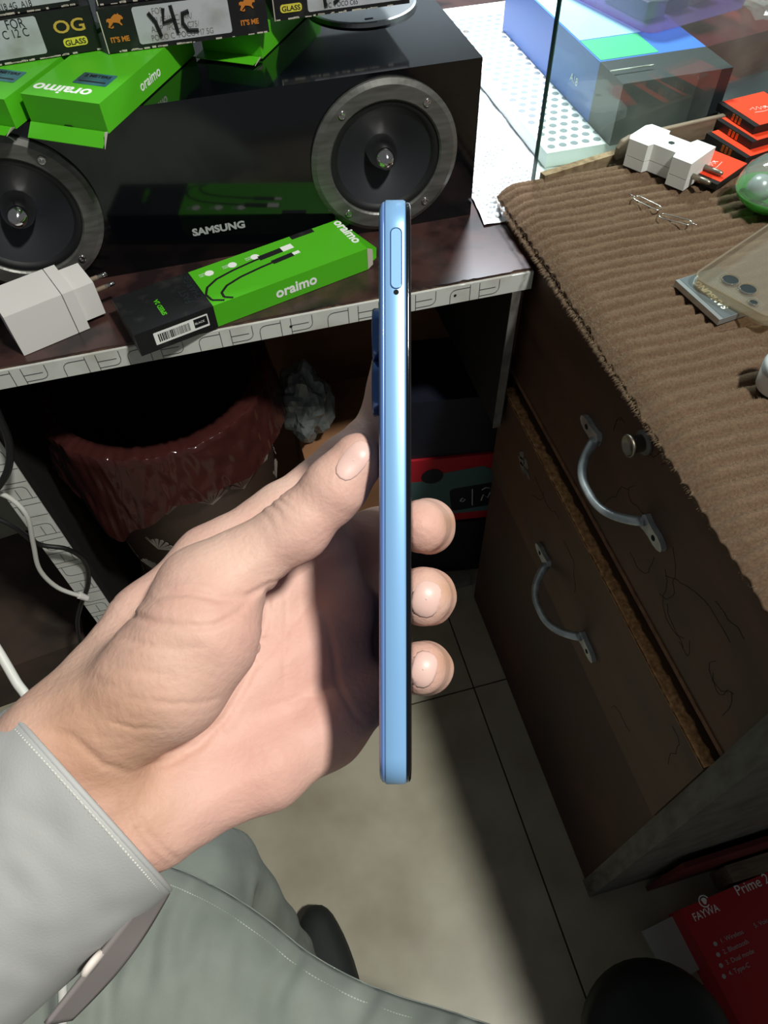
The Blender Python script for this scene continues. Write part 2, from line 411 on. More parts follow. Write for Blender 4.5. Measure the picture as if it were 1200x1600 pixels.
# ================================================================== CARTONS
def carton(name, A, B, h, d, m, label, cat, group=None, bev=0.0006, parts=True):
    """thing at A; local x runs along the front edge A->B, y goes back, z up"""
    A = Vector(A); B = Vector(B); v = B-A; L = math.hypot(v.x, v.y)
    e = empty(name, A, math.atan2(v.y, v.x), label, cat, group)
    MB().box(0, L, 0, d, 0, h).build('body', m, e, bevel=bev, seg=1)
    return e, L
def front(x, z, y=-0.0004): return T(x, y, z) @ Rm(PI/2, 'X')     # writing on the front face
def top(x, y, z): return T(x, y, z+0.0003)
GZ = 0.817; GH = 0.022
def green_box(A, B, d, label, flap=(0.013, 35), face=True):
    e, L = carton('accessory_box', A, B, GH, d, 'green', label, 'box', 'green accessory boxes under the black boxes')
    # opened tuck flap hanging from the lower front edge
    a = math.radians(flap[1])
    fm = MB().poly([(0.000, -0.0006, 0.001), (L, -0.0006, 0.001), (L-0.001, -0.0006-flap[0]*math.cos(a), 0.001-flap[0]*math.sin(a)), (0.001, -0.0006-flap[0]*math.cos(a), 0.001-flap[0]*math.sin(a))], 0.0007, (0, -0.4, 0.9))
    f = fm.build('flap', 'green', e)
    MB().poly([(L, -0.001, 0.002), (L+0.0012, -0.006, 0.004), (L+0.0006, -0.0006-flap[0]*math.cos(a), 0.001-flap[0]*math.sin(a))], 0.0005, (1, 0, 0)).build('flap_torn_edge', 'card_raw', f)
    if face:
        MB().prism([(L/2-0.006, 0), (L/2+0.006, 0), (L/2+0.003, 0.0022), (L/2-0.003, 0.0022)], 0, 0.0004, T(0, -0.0004, 0.0005) @ Rm(PI/2, 'X')).build('thumb_notch', 'green_dark', e)
        st = MB().prism(rrect(0.030, 0.019, 0.001, 2), 0, 0.0003, T(L*0.64, 0.036, GH) @ Rm(0.0, 'Z')).build('hologram_sticker', 'holo', e)
        text('sticker_print', '2 METERS', 0.0055, 'ink_black', st, T(L*0.64, 0.039, GH+0.0004), 0.0002, 1e-5, 'CENTER')
        MB().box(L*0.64-0.012, L*0.64+0.012, 0.0305, 0.0322, GH+0.0003, GH+0.0004).build('sticker_bar', 'ink_black', st)
        text('lettering', 'oraimo', 0.0185, 'ink_white', e, T(L*0.77, 0.0195, GH+0.0001) @ Rm(PI, 'Z'), 0.0004, 1e-4, sx=0.95)
        text('side_lettering', 'oraimo', 0.0115, 'ink_white', e, T(L+0.0002, 0.056, 0.007) @ Matrix(((0, 0, 1, 0), (1, 0, 0, 0), (0, 1, 0, 0), (0, 0, 0, 1))), 0.0001, 1e-4)
    return e
A2, B2 = onz(50, 192, GZ), onz(170, 209, GZ)
green_box(A2, B2, 0.15, 'green accessory box with holographic sticker and open flap, centre of the green row')
vv = (B2-A2); nrm = Vector((-vv.y, vv.x, 0)).normalized()
off1 = -vv*1.09 - nrm*0.012
green_box(A2+off1, B2+off1, 0.15, 'green accessory box cut by the left photo edge above the left driver', flap=(0.013, 1.0))
A3, B3 = onz(318, 80, GZ), onz(410, 92, GZ)
green_box(A3, B3, 0.13, 'green accessory box with open flap, rightmost of the green row', flap=(0.016, 1.0), face=False)

BZ = GZ + GH + 0.0008
def bull(mb, M, s):
    """charging bull silhouette"""
    pts = [(-1.0, .1), (-.95, .45), (-.7, .55), (-.45, .5), (-.2, .72), (.15, .92), (.4, .85), (.52, 1.0), (.6, .82), (.85, .7), (1.0, .45), (.9, .3), (.7, .35), (.55, .1), (.75, -.25), (.6, -.3), (.4, -.05),
           (.1, .05), (-.25, .1), (-.45, -.1), (-.75, -.35), (-.6, -.4), (-.3, -.2), (-.35, -.45), (-.55, -.5), (-.95, -.35), (-.75, .05), (-.85, .25), (-.95, .2)]
    mb.prism([(x*s, y*s) for x, y in pts], 0, 0.0002, M)
def black_box(A, B, h, d, label, lab=None, bullpos=(), og=None):
    e, L = carton('screen_protector_box', A, B, h, d, 'card_black', label, 'box', 'black screen protector boxes in the top left stack', 0.0008)
    mb = MB(); random.seed(int(L*1e5))
    for k in range(26):
        x = random.uniform(0, L); w = random.uniform(0.001, 0.006); mb.box(x, min(L, x+w), -0.00035, 0.0, 0.0, random.uniform(0.0004, 0.0014))
    mb.box(0, 0.0008, -0.0004, 0, 0.0, h*0.95); mb.build('worn_edge', 'card_raw', e)
    if lab:
        x0, x1, lines, hand = lab
        hh = h*0.84
        lb = MB().prism(rrect(x1-x0, hh, 0.002, 3), 0, 0.0003, front((x0+x1)/2, h/2+0.001, -0.0001)).build('paper_label', 'label_paper', e)
        for i, (s, xo, sz) in enumerate(lines):
            text('label_print', s, sz, 'panel_grey' if lines[0][0].strip() == 'FOR' and hand else 'ink_black', lb, front(x0+xo, h/2+hh/2-0.0055-i*0.0062, -0.0005), 0.0, 1e-5, sx=0.8)
        if hand: 
            s, xo, sz = hand
            mbh = MB()
            for st in s: mbh.tube([front(x0+xo+a*sz, h/2+0.001+b*sz, -0.0004) @ Vector((0, 0, 0)) for a, b in st], [0.0015]*len(st), 6)
            mbh.build('marker_writing', 'ink_black', lb)
    for bx in bullpos:
        mb = MB(); bull(mb, front(bx, h*0.66), 0.0068); b = mb.build('bull_emblem', 'orange_print', e)
        text('emblem_lettering', "IT'S ME", 0.0052, 'orange_print', e, front(bx, h*0.24), 0.0002, 1e-5, 'CENTER', sx=0.95)
    if og is not None:
        text('og_lettering', 'OG', 0.0125, 'gold', e, front(og, h*0.50), 0.0002, 1e-5, 'CENTER', sx=1.3)
        pl = MB().prism(rrect(0.019, 0.0062, 0.0024, 4), 0, 0.0002, front(og+0.001, h*0.27)).build('glass_pill', 'yellow', e)
        text('glass_lettering', 'GLASS', 0.0053, 'ink_black', pl, front(og+0.001, h*0.21, -0.0007), 0.0001, 1e-5, 'CENTER', sx=1.1)
    return e
hB = 0.0315
Ab, Bb = onz(170, 84, BZ), onz(421, 50, BZ)
LB = (Bb-Ab).length
S14C = [[(0, .50), (.25, .1), (.38, -.55)], [(.75, .62), (.62, .0), (1.25, .12)], [(1.12, .70), (1.22, -.50)], [(1.95, .36), (1.62, .30), (1.55, -.1), (1.75, -.45), (2.25, -.50)]]
black_box(Ab, Bb, hB, 0.085, "black screen protector box with bull emblem and label marked 14C", (LB*0.20, LB*0.77, [('        FOR', 0.004, 0.0062), (' MI A5/14C/14R/', 0.012, 0.0062), (' A3 P  /POCO C75/', 0.010, 0.0062), ('POCO C  POCO M7 5G', 0.010, 0.0062)], (S14C, 0.012, 0.0165)), (LB*0.09, LB*0.885))
Aa, Ba = onz(-60, 112, BZ), onz(166, 76, BZ)
La = (Ba-Aa).length
black_box(Aa, Ba-(Ba-Aa)*0.03, hB, 0.085, 'black screen protector box with gold OG lettering at the left photo edge', (La*0.05, La*0.60, [('            FOR', 0.014, 0.0095), ('        5 C 12 C', 0.014, 0.0085)], None), (), La*0.80)
Ac, Bc = onz(424, 34, BZ), onz(640, 5, BZ)
Lc = (Bc-Ac).length
black_box(Ac+Vector((0.003, 0.0, 0)), Bc, hB, 0.085, 'black screen protector box rightmost in its row, next to the silver disc', (Lc*0.24, Lc*0.97, [('', 0, 0.006), ('', 0, 0.006), ('   REDMI NOTE 13', 0.012, 0.0055), ('   13C  POCO C65', 0.010, 0.0055)], ([[(0, .6), (.1, -.6)], [(.5, .5), (.9, .3), (.6, 0), (1.0, -.2), (.55, -.5)], [(1.5, .5), (1.3, -.3), (1.8, -.35)]], 0.014, 0.0175)), (), Lc*0.115)
off = Vector((-0.004, 0.002, hB+0.0008))
black_box(Aa+off, Ba+off-(Ba-Aa)*0.06, 0.030, 0.08, 'black screen protector box lying on top of the gold OG box', (La*0.03, La*0.90, [('', 0, 0.006), ('', 0, 0.006), ('', 0, .006), ('       A18 4G  A18', 0.034, 0.0062)], None))
black_box(Ab+off+Vector((0.006, 0.003, 0)), Bb+off, 0.030, 0.08, 'black screen protector box lying on top of the box marked 14C')

# ---- cable box on the shelf
Ac, Bc = onz(222, 556, ZS+0.0005), onz(575, 421, ZS+0.0005)
ch = 0.0225; cdp = 0.058
cb, CL = carton('cable_box', Ac, Bc, ch, cdp, 'green', 'green and black charging cable box lying before the speaker', 'box')
BK = CL*0.315
bo = MB().box(-0.0004, BK, -0.0004, cdp+0.0004, -0.0002, ch+0.0004).build('black_sleeve', 'card_black', cb, bevel=0.0008, seg=1)
bl = MB().prism(rrect(0.050, 0.0125, 0.0004, 1), 0, 0.0002, front(0.040, 0.0115, -0.0004)).build('barcode_label', 'ink_white', cb)
mb = MB(); x = 0.0; random.seed(5)
while x < 0.029:
    w = random.choice((0.0004, 0.0006, 0.0011)); mb.box(0.0185+x, 0.0185+x+w, -0.00075, -0.0006, 0.0075, 0.0155); x += w+random.choice((0.0004, 0.0007))
mb.box(0.0515, 0.064, -0.00075, -0.0006, 0.0075, 0.0165); mb.build('barcode', 'ink_black', bl)
text('black_square_print', 'BLACK', 0.003, 'ink_white', bl, front(0.0522, 0.011, -0.0008), 0, 1e-5)
text('green_small_print', 'SPEED 2A', 0.0058, 'green', bo, T(0.034, 0.011, ch+0.0006) @ Rm(PI/2, 'Z'), 0.0002, 1e-5)
text('dark_small_print', 'FAST\nCHARGE', 0.010, 'dark_card', bo, T(0.060, 0.014, ch+0.0006) @ Rm(PI/2, 'Z'), 0.0002, 1e-5)
text('side_lettering', 'oraimo', 0.0145, 'ink_white', cb, front(CL*0.575, 0.0065, -0.0003), 0.0004, 1e-4)
text('top_lettering', 'oraimo', 0.0145, 'ink_white', cb, T(CL-0.006, 0.056, ch+0.0002) @ Rm(-PI/2, 'Z'), 0.0004, 1e-4)
for k in range(3):
    mb = MB().lathe([(0, 0.0002), (0.0042, 0.0002)], T(BK+0.016+k*0.023, 0.046, ch), 18)
    mb.build('icon_dot', 'ink_white', cb)
    text('icon_caption', 'FAST\nDATA', 0.0026, 'ink_white', cb, T(BK+0.0065+k*0.023, 0.047, ch+0.0002), 0, 1e-5)
# pictured cable (flat print on the top face)
def strip(mb, pl, w, z):
    for i in range(len(pl)-1):
        a, b = Vector((*pl[i], z)), Vector((*pl[i+1], z)); n = Vector((-(b-a).y, (b-a).x, 0)).normalized()*w/2
        mb.poly([a+n, b+n, b-n, a-n], 0.0002, (0, 0, 1))
mb = MB()
c1 = [(BK+0.012, 0.002), (BK+0.0025, 0.008), (BK+0.001, 0.018), (BK+0.006, 0.027), (BK+0.018, 0.034), (BK+0.036, 0.038), (BK+0.060, 0.041), (BK+0.072, 0.0415)]
c2 = [(BK+0.020, 0.001), (BK+0.0135, 0.006), (BK+0.014, 0.013), (BK+0.022, 0.020), (BK+0.038, 0.025), (BK+0.060, 0.028), (BK+0.078, 0.0295)]
strip(mb, c1, 0.0022, ch+0.00015); strip(mb, c2, 0.0022, ch+0.0002)
strip(mb, [(BK+0.064, 0.0413), (BK+0.088, 0.0425)], 0.0068, ch+0.00018); strip(mb, [(BK+0.072, 0.029), (BK+0.094, 0.0305)], 0.0058, ch+0.00018)
mb.build('cable_picture', 'rubber_black', cb)
mb = MB(); strip(mb, [(BK+0.088, 0.0425), (BK+0.0995, 0.043)], 0.0075, ch+0.0002); strip(mb, [(BK+0.094, 0.0305), (BK+0.101, 0.031)], 0.0042, ch+0.0002); mb.build('connector_picture', 'ink_white', cb)
MB().box(BK+0.104, BK+0.128, cdp-0.006, cdp-0.0001, ch, ch+0.0004).build('hang_slot', 'card_black', cb)
MB().poly([(CL+0.0004, 0.004, 0.0), (CL+0.0004, cdp-0.004, 0.0), (CL+0.013, cdp-0.002, 0.008), (CL+0.017, 0.012, 0.010), (CL+0.012, 0.004, 0.006)], 0.0007, (0, 0, 1)).build('end_flap', 'green', cb)
MB().poly([(CL+0.0002, 0.0, 0.0), (CL+0.0002, 0.0, ch), (CL+0.007, 0.002, ch*0.8), (CL+0.007, 0.002, 0.002)], 0.0005, (0, 1, 0)).build('dust_flap', 'card_raw', cb)

# ---- charger
e = empty('wall_charger', onz(38, 556, ZS+0.0005), math.radians(21), 'white wall charger lying on its side left of the cable box', 'charger')
CW, CD, CHh = 0.050, 0.046, 0.041
MB().box(0, CW, 0, CD, 0, CHh).build('body', 'plastic_white', e, bevel=0.0032, seg=4, smooth=False)
MB().box(CW+0.0008, CW+0.011, 0, CD, 0, CHh).build('front_cover', 'plastic_white', e, bevel=0.0032, seg=4, smooth=False)
MB().box(CW-0.004, CW+0.003, 0.0006, CD-0.0006, 0.0006, CHh-0.0006).build('seam', 'panel_grey', e)
nk = MB().box(CW+0.009, CW+0.030, 0.006, CD-0.004, 0.004, CHh-0.004).build('plug_neck', 'plastic_white', e, bevel=0.0025, seg=3)
for y in (0.016, 0.034):
    MB().tube([(CW+0.030, y, 0.022), (CW+0.040, y, 0.022)], 0.0021, 12).build('pin_sleeve', 'wood_slat', nk)
    MB().tube([(CW+0.040, y, 0.022), (CW+0.0485, y, 0.022), (CW+0.0495, y, 0.022)], [0.0020, 0.0020, 0.0012], 12).build('pin', 'chrome', nk, smooth=True)

# ================================================================== RIGHT DRAWER CABINET
cab = empty('drawer_cabinet', (XC, 0.085, 0), 0, 'worn dark brown two drawer cabinet topped with brown carpet', 'cabinet')
CB = 0.085
def cbx(x0, x1, y0, y1, z0, z1): return MB().box(x0-XC, x1-XC, y0-CB, y1-CB, z0, z1)
cbx(0.304, 0.78, 0.108, 0.585, 0.0, 0.680).build('carcass', 'panel_dark', cab)
cbx(0.297, 0.78, -0.60, 0.64, 0.672, 0.684).build('top_board', 'panel_dark', cab)
cbx(0.282, 0.78, 0.0855, 0.1065, 0.0, 0.676).build('end_stile', 'stile_grey', cab, bevel=0.001, seg=1)
dU = cbx(0.2895, 0.304, 0.109, 0.566, 0.520, 0.675).build('drawer', 'cab_wood', cab, bevel=0.001, seg=1)
cbx(0.2885, 0.304, 0.109, 0.566, 0.5135, 0.5195).build('drawer_lip', 'cab_edge', dU, bevel=0.0008, seg=1)
dL = cbx(0.2800, 0.300, 0.107, 0.560, 0.347, 0.494).build('drawer', 'cab_wood2', cab, bevel=0.001, seg=1)
# raw chipboard top edge, crumbling
mb = MB(); random.seed(11)
ys = [0.108+0.452*i/110 for i in range(111)]
def rim(u, v):
    i = int(round(u*110)); y = ys[i]; w = 0.0135+0.002*mnoise.noise(Vector((y*80, 0, 0)))
    x = 0.2795 + w*v; z = 0.4945 + 0.0012*abs(mnoise.noise(Vector((y*170, v*9, 2)))) - (0.0012 if v in (0, 1) else 0)
    return (x-XC, y-CB, z)
mb.grid(rim, 110, 5).build('raw_top_edge', 'raw_board', dL)
bp = cbx(0.2850, 0.303, 0.107, 0.562, 0.003, 0.3415).build('bottom_board', 'cab_low', cab, bevel=0.001, seg=1)
cbx(0.2840, 0.300, 0.107, 0.562, 0.3375, 0.3445).build('bottom_board_lip', 'cab_edge', bp, bevel=0.0008, seg=1)
# torn veneer / knock-out near the far end of the lower drawer
mb = MB()
for k in range(5): mb.prism([(0.006*math.cos(a)*random.uniform(.5, 1.4), 0.010*math.sin(a)*random.uniform(.5, 1.2)) for a in [2*PI*i/7 for i in range(7)]], 0, 0.0004, T(0.2798-XC, 0.475-CB+random.uniform(-.012, .012), 0.452+random.uniform(-.01, .01)) @ Rm(-PI/2, 'Y'))
mb.build('chipped_veneer', 'panel_grey', dL)
def cracks(seed, x, y0, y1, z0, z1, n, parent, nm):
    random.seed(seed)
    for k in range(n):
        mb = MB()
        p = [random.uniform(y0, y1), random.uniform(z0, z1)]; a = random.uniform(0, 6.28); pl = [tuple(p)]
        for s in range(random.randint(5, 11)):
            a += random.uniform(-.9, .9); l = random.uniform(0.004, 0.011); p = [min(y1, max(y0, p[0]+l*math.cos(a))), min(z1, max(z0, p[1]+l*math.sin(a)))]; pl.append(tuple(p))
        for (a0, b0), (a1, b1) in zip(pl, pl[1:]):
            v = Vector((0, a1-a0, b1-b0))
            if v.length < 1e-4: continue
            nn = Vector((0, -v.z, v.y)).normalized()*0.00022; A_ = Vector((x-XC, a0-CB, b0)); B_ = Vector((x-XC, a1-CB, b1))
            mb.poly([A_+nn, B_+nn, B_-nn, A_-nn], 0.0002, (-1, 0, 0))
        mb.build(nm, 'crack', parent)
cracks(2, 0.2895, 0.13, 0.36, 0.545, 0.672, 16, dU, 'veneer_crack')
cracks(4, 0.2800, 0.12, 0.50, 0.36, 0.48, 5, dL, 'veneer_crack')
def handle(yc, zc, xface, parent, L=0.150):
    """cast bow handle: leaf plates at both ends, bow standing out and sagging"""
    h = empty('handle', (0, 0, 0)); h.parent = parent
    pth = []
    n = 26
    for i in range(n+1):
        u = i/n; s = (u-0.5)*2
        y = yc - s*0.047
        w = max(0.0, 1-abs(s)**2.6)
        pth.append((xface-XC-0.004-0.026*w, y-CB, zc-0.010*w))
    rr = [0.0052-0.0014*math.sin(PI*i/n) for i in range(n+1)]
    hb = MB().tube(pth, rr, 10, flat=0.62).build('handle', 'zinc', parent, smooth=True)
    bpy.data.objects.remove(h)
    for sgn in (1, -1):
        y0 = yc+sgn*0.047
        pts = []
        prof = [(0.0, .0045), (0.003, .0085), (0.008, .0068), (0.015, .0058), (0.024, .0062), (0.030, .0048), (0.034, .0020)]
        up_ = [(y0+sgn*(a-0.004), zc+b) for a, b in prof]; dn = [(y0+sgn*(a-0.004), zc-b) for a, b in prof[::-1]]
        poly = [Vector((xface-XC-0.0002, a-CB, b)) for a, b in up_+dn]
        pl = MB().poly(poly, 0.0048, (-1, 0, 0)).build('end_plate', 'zinc', hb, bevel=0.0012, seg=2)
        MB().lathe([(0, 0.0003), (0.0026, 0.0003), (0.0028, 0)], T(xface-XC-0.0050, y0+sgn*0.017-CB, zc) @ Rm(-PI/2, 'Y'), 12).build('screw_hole', 'hole', pl)
    return hb
handle(0.3275, 0.601, 0.2895, dU); handle(0.3315, 0.389, 0.2800, dL)
MLK = T(0.2895-XC, 0.318-CB, 0.657) @ Rm(-PI/2, 'Y')
MB().lathe([(0.0, 0.002), (0.0070, 0.002), (0.0074, 0.0125), (0.0090, 0.013), (0.0096, 0.0145), (0.0092, 0.016), (0.0080, 0.016), (0.0076, 0.0125), (0.0, 0.012)], MLK, 28).build('lock_barrel', 'pin_metal', dU, smooth=True)
MB().lathe([(0.0067, 0.0), (0.0105, 0.0), (0.0105, 0.003), (0.0067, 0.0038)], MLK, 28).build('lock_rosette', 'panel_grey', dU, smooth=True)

# ---- ribbed carpet
random.seed(21)
x0c, x1c, y0c, y1c = 0.281, 0.78, -0.62, 0.648
PITCHR = 0.0128
def carpet_z(x, y):
    wob = 0.0026*mnoise.noise(Vector((x*16, y*16, 0))) + 0.0010*mnoise.noise(Vector((x*60, y*60, 7))) + 0.0006*math.sin(x*30)
    ph = (y + wob - 0.05*(x-0.3)*0.3)/PITCHR
    rib = abs(math.sin(PI*ph))**0.8*(0.0056+0.0016*mnoise.noise(Vector((x*18, math.floor(ph)*3.7, 2))))*(1-0.45*max(0.0, min(1.0, (0.300-x)/0.02)))
    fuzz = 0.0007*mnoise.noise(Vector((x*380, y*380, 1))) + 0.0004*mnoise.noise(Vector((x*110, y*110, 4)))
    return ZC - 0.0058 + rib + fuzz
nu, nv = 150, 880
vx = []; fc = []
NSK = 4
for i in range(-NSK, nu+1):
    sk_ = max(0, -i)/NSK; i = max(0, i)
    u = i/nu; xx = x0c + (x1c-x0c)*u**1.25
    for j in range(nv+1):
        yy = y0c + (y1c-y0c)*j/nv
        dr = max(0.0, (0.302-xx)/0.021)
        edge = 0.0030*mnoise.noise(Vector((yy*55, 0, 9))) if i < 12 else 0
        z = carpet_z(xx, yy) - 0.0085*dr*dr
        # carpet end rounding at the far side
        far = max(0.0, (yy-0.632)/0.016); z -= 0.003*far*far
        # left far corner curls outward as in worn runner
        vx.append((xx + edge*(1-i/12) - 0.004*(1-u)**6*math.sin(yy*9) + 0.004*sk_, yy, z - 0.007*math.sin(sk_*1.57) if sk_ else z))
for i in range(nu+NSK):
    for j in range(nv):
        a = i*(nv+1)+j; fc.append((a, a+nv+1, a+nv+2, a+1))
me = bpy.data.meshes.new('carpet_runner'); me.from_pydata(vx, [], fc); me.update()
cp = link('carpet_runner', me, 'carpet', None, True); tag(cp, 'brown ribbed carpet runner covering the drawer cabinet top', 'carpet')
# loose fibres, uncountable pile
rg = np.random.default_rng(4); nf = 60000
fx = x0c + (0.62-x0c)*rg.random(nf)**1.2; fy = 0.08+(y1c-0.08)*rg.random(nf)
V = []; Fc = []
for k in range(nf):
    x, y = float(fx[k]), float(fy[k]); z = carpet_z(x, y)-0.0085*max(0, (0.302-x)/0.021)**2-0.0003
    a = rg.random()*6.28; l = 0.0014+0.0028*rg.random(); w = 0.00011
    dx, dy = math.cos(a)*l, math.sin(a)*l; n = len(V)
    V += [(x-dy/l*w, y+dx/l*w, z), (x+dy/l*w, y-dx/l*w, z), (x+dx*.7, y+dy*.7, z+0.0006+0.0012*rg.random())]; Fc.append((n, n+1, n+2))
# fuzz sticking out of the cut front edge
for k in range(2500):
    y = float(0.1+(y1c-0.1)*rg.random()); x = x0c+0.001-0.003*rg.random(); z = ZC-0.011-0.003*rg.random(); n = len(V); l = 0.002+0.003*rg.random()
    V += [(x, y-0.00015, z), (x, y+0.00015, z), (x-l*0.7, y+(rg.random()-.5)*l, z-l*0.5)]; Fc.append((n, n+1, n+2))
me = bpy.data.meshes.new('carpet_pile'); me.from_pydata(V, [], Fc); me.update()
cf = link('carpet_pile', me, 'carpet_fibre', cp); cf['kind'] = 'stuff'

# ================================================================== BEHIND: glass, board, bubble sheet
ga = onz(838, 275, ZC); gb = onz(1100, 195, ZC)
gang = math.atan2(gb.y-ga.y, gb.x-ga.x)
gp = empty('glass_partition', (ga.x, ga.y+0.004, ZS), gang, 'upright dusty glass pane standing behind the carpet', 'glass pane')
MB().box(0.0012, 0.55, 0.0, 0.005, 0.0, 0.36).build('pane', 'glass', gp)
MB().box(0.0, 0.0012, 0.0, 0.005, 0.0, 0.36).build('ground_edge', 'glass_edge', gp)
MB().box(0.006, 0.11, -0.0095, -0.001, 0.001, 0.030).build('carpet_end_strip', 'carpet_edge', gp, bevel=0.001, seg=1)
# wooden stop behind the white plug
wa = onz(962, 214, ZC+0.018); wb_ = onz(1112, 180, ZC+0.018)
ws = empty('wooden_stop', (wa.x, wa.y-0.004, ZC-0.002), math.atan2(wb_.y-wa.y, wb_.x-wa.x), 'low worn wooden strip at the foot of the glass, behind the white plug', 'wood strip')
MB().prism([(0, 0), (0.17, 0), (0.17, 0.022), (0.012, 0.022), (0.004, 0.019), (0, 0.012)], 0, 0.006, Rm(PI/2, 'X')).build('strip', 'wood_slat', ws, bevel=0.0008, seg=1)

# bubble sheet on the board right of the speaker
bs = MB()
def bsf(u, v):
    x = 0.262 + 0.20*u; y = 0.622 + 0.50*v
    return (x + 0.006*math.sin(v*9), y, ZS+0.0022+0.0016*mnoise.noise(Vector((x*40, y*40, 0))) + 0.001*mnoise.noise(Vector((x*120, y*120, 2))))
bs.grid(bsf, 60, 140)
k = 0
for i in range(16):
    for j in range(28):
        x = 0.272 + i*0.0092 + (0.0046 if j % 2 else 0); y = 0.634 + j*0.0085
        if x > 0.40 or (x > 0.345 and y > 0.69): continue
        r = 0.0040; bs.lathe([(r, 0), (r*0.85, 0.0014), (r*0.5, 0.0022), (0, 0.0024)], T(x, y, ZS+0.0026), 8)
bo_ = bs.build('bubble_sheet', 'foam_white', None, smooth=True); tag(bo_, 'crinkled white bubble sheet spread on the shelf right of the speaker', 'bubble wrap')
# white perforated board with round dots, under the blue box
pb0 = onz(840, 262, ZS); 
pf = empty('dotted_tray', (0.362, 0.705, ZS+0.0035), math.radians(0), 'white tray with grey dots lying under the blue box', 'tray')
MB().box(0.0, 0.15, 0.0, 0.42, 0.0, 0.016).build('board', 'white_board', pf, bevel=0.0012, seg=1)
dm = None
for i in range(8):
    for j in range(26):
        x = 0.010 + i*0.0135 + (0.0067 if j % 2 else 0); y = 0.012 + j*0.0145
        if dm is None:
            o = MB().lathe([(0, 0.0003), (0.0042, 0.0003), (0.0045, 0)], None, 16).build('dot', 'board_dot', pf); dm = o.data
        else: o = link('dot', dm, None, pf)
        o.location = (x, y, 0.016)
MB().lathe([(0, 0.0008), (0.0035, 0.0008), (0.0045, 0)], T(0.022, 0.335, 0.0163), 14).build('rivet', 'panel_grey', pf)

# blue box behind the glass
ZT = ZS+0.0035+0.0165
q = onz(952, 228, ZT); bbh = ony(970, 132, q.y).z - ZT
bb = empty('blue_box', q, 0.0, 'blue and black cardboard box behind the glass pane', 'box')
MB().box(0, 0.125, 0, 0.055, 0, bbh).build('dark_end', 'dark_card', bb, bevel=0.0006, seg=1)
MB().box(0, 0.125, 0.055, 0.33, 0, bbh).build('body', 'blue_card', bb, bevel=0.0006, seg=1)
MB().box(0.002, 0.070, 0.058, 0.110, bbh, bbh+0.0004).build('green_print', 'teal_card', bb)
MB().box(0.002, 0.123, 0.112, 0.32, bbh, bbh+0.0004).build('light_print', 'light_blue', bb)
text('lettering', 'A18', 0.012, 'ink_white', bb, T(-0.0004, 0.115, bbh*0.35) @ Matrix(((0, 0, -1, 0), (-1, 0, 0, 0), (0, 1, 0, 0), (0, 0, 0, 1))), 0, 1e-5)
# dark red box right behind the glass
q = onz(1085, 200, ZS)
rb, _ = carton('red_box', (0.575, 0.80, ZS), (0.85, 0.855, ZS), 0.06, 0.12, 'dark_red', 'dark red box behind the glass at the right photo edge', 'box')
kb, _ = carton('dark_box', (0.590, 0.735, ZS), (0.80, 0.775, ZS), 0.022, 0.05, 'dark_card', 'low black box behind the glass before the dark red box', 'box')
# clear purple tub on the blue box
tz = ZT+bbh+0.001
ta = onz(1000, 62, tz); 
tb = empty('clear_tub', (0.500, 0.795, tz), math.radians(14), 'clear purple tinted plastic tub on top of the blue box', 'tub')
MB().prism(rrect(0.15, 0.20, 0.014, 5, 0.085, 0.10), 0, 0.0012).build('base', 'clear_purple', tb)
w = MB(); ol = rrect(0.15, 0.20, 0.014, 5, 0.085, 0.10); ol2 = rrect(0.160, 0.21, 0.016, 5, 0.085, 0.10); n = len(ol)
a = [w.bm.verts.new((x, y, 0.001)) for x, y in ol]; b = [w.bm.verts.new((x, y, 0.034)) for x, y in ol2]
for i in range(n): w.bm.faces.new((a[i], a[(i+1) % n], b[(i+1) % n], b[i]))
w.build('wall', 'clear_purple', tb, thick=0.0012)
MB().tube([(x, y, 0.034) for x, y in ol2]+[(ol2[0][0], ol2[0][1], 0.034)], 0.0018, 6).build('rim', 'clear_dome', tb, smooth=True)
for k in range(3):
    e2, _ = carton('small_packet', (0.520+0.036*k, 0.830+0.012*k, tz+0.0022), (0.550+0.036*k, 0.837+0.012*k, tz+0.0022), 0.018+0.004*k, 0.07, ('panel_grey', 'dark_card', 'wood_slat')[k], ('grey', 'dark', 'tan')[k]+' packet lying inside the clear purple tub', 'packet', 'packets in the clear tub')
# thin white wire behind the glass
wr = [ony(px, py, 0.71) for px, py in ((968, 92), (975, 106), (995, 116), (1020, 112), (1032, 100), (1022, 92), (1000, 82))]
wo = MB().tube([(p.x, p.y+0.012, q_) for p, q_ in zip(wr, [ZT+bbh+0.0035]*7)], 0.0009, 6).build('thin_wire', 'cable_white', None, smooth=True); tag(wo, 'thin white wire loop lying on the blue box behind the glass', 'wire')
# crumpled clear pouch right
def crumple(name, c, r, m, label, cat, seed, sub=4, amp=0.35):
    bm = bmesh.new(); bmesh.ops.create_icosphere(bm, subdivisions=sub, radius=1.0)
    for v in bm.verts:
        d = v.co.normalized(); s = 1 + amp*mnoise.noise(d*2.2+Vector((seed, 0, 0))) + amp*0.6*abs(mnoise.noise(d*5+Vector((0, seed, 0)))) + amp*0.25*mnoise.noise(d*11+Vector((0, 0, seed)))
        v.co = Vector((d.x*r[0], d.y*r[1], d.z*r[2]))*s
    zmin = min(v.co.z for v in bm.verts)
    for v in bm.verts: v.co.z -= zmin
    me = bpy.data.meshes.new(name); bm.to_mesh(me); bm.free()
    o = link(name, me, m, None); o.location = c; tag(o, label, cat); return o
crumple('plastic_pouch', (0.70, 0.86, ZS+0.061), (0.03, 0.05, 0.018), 'clear_dome', 'crumpled clear pouch lying on the dark red box', 'pouch', 3)

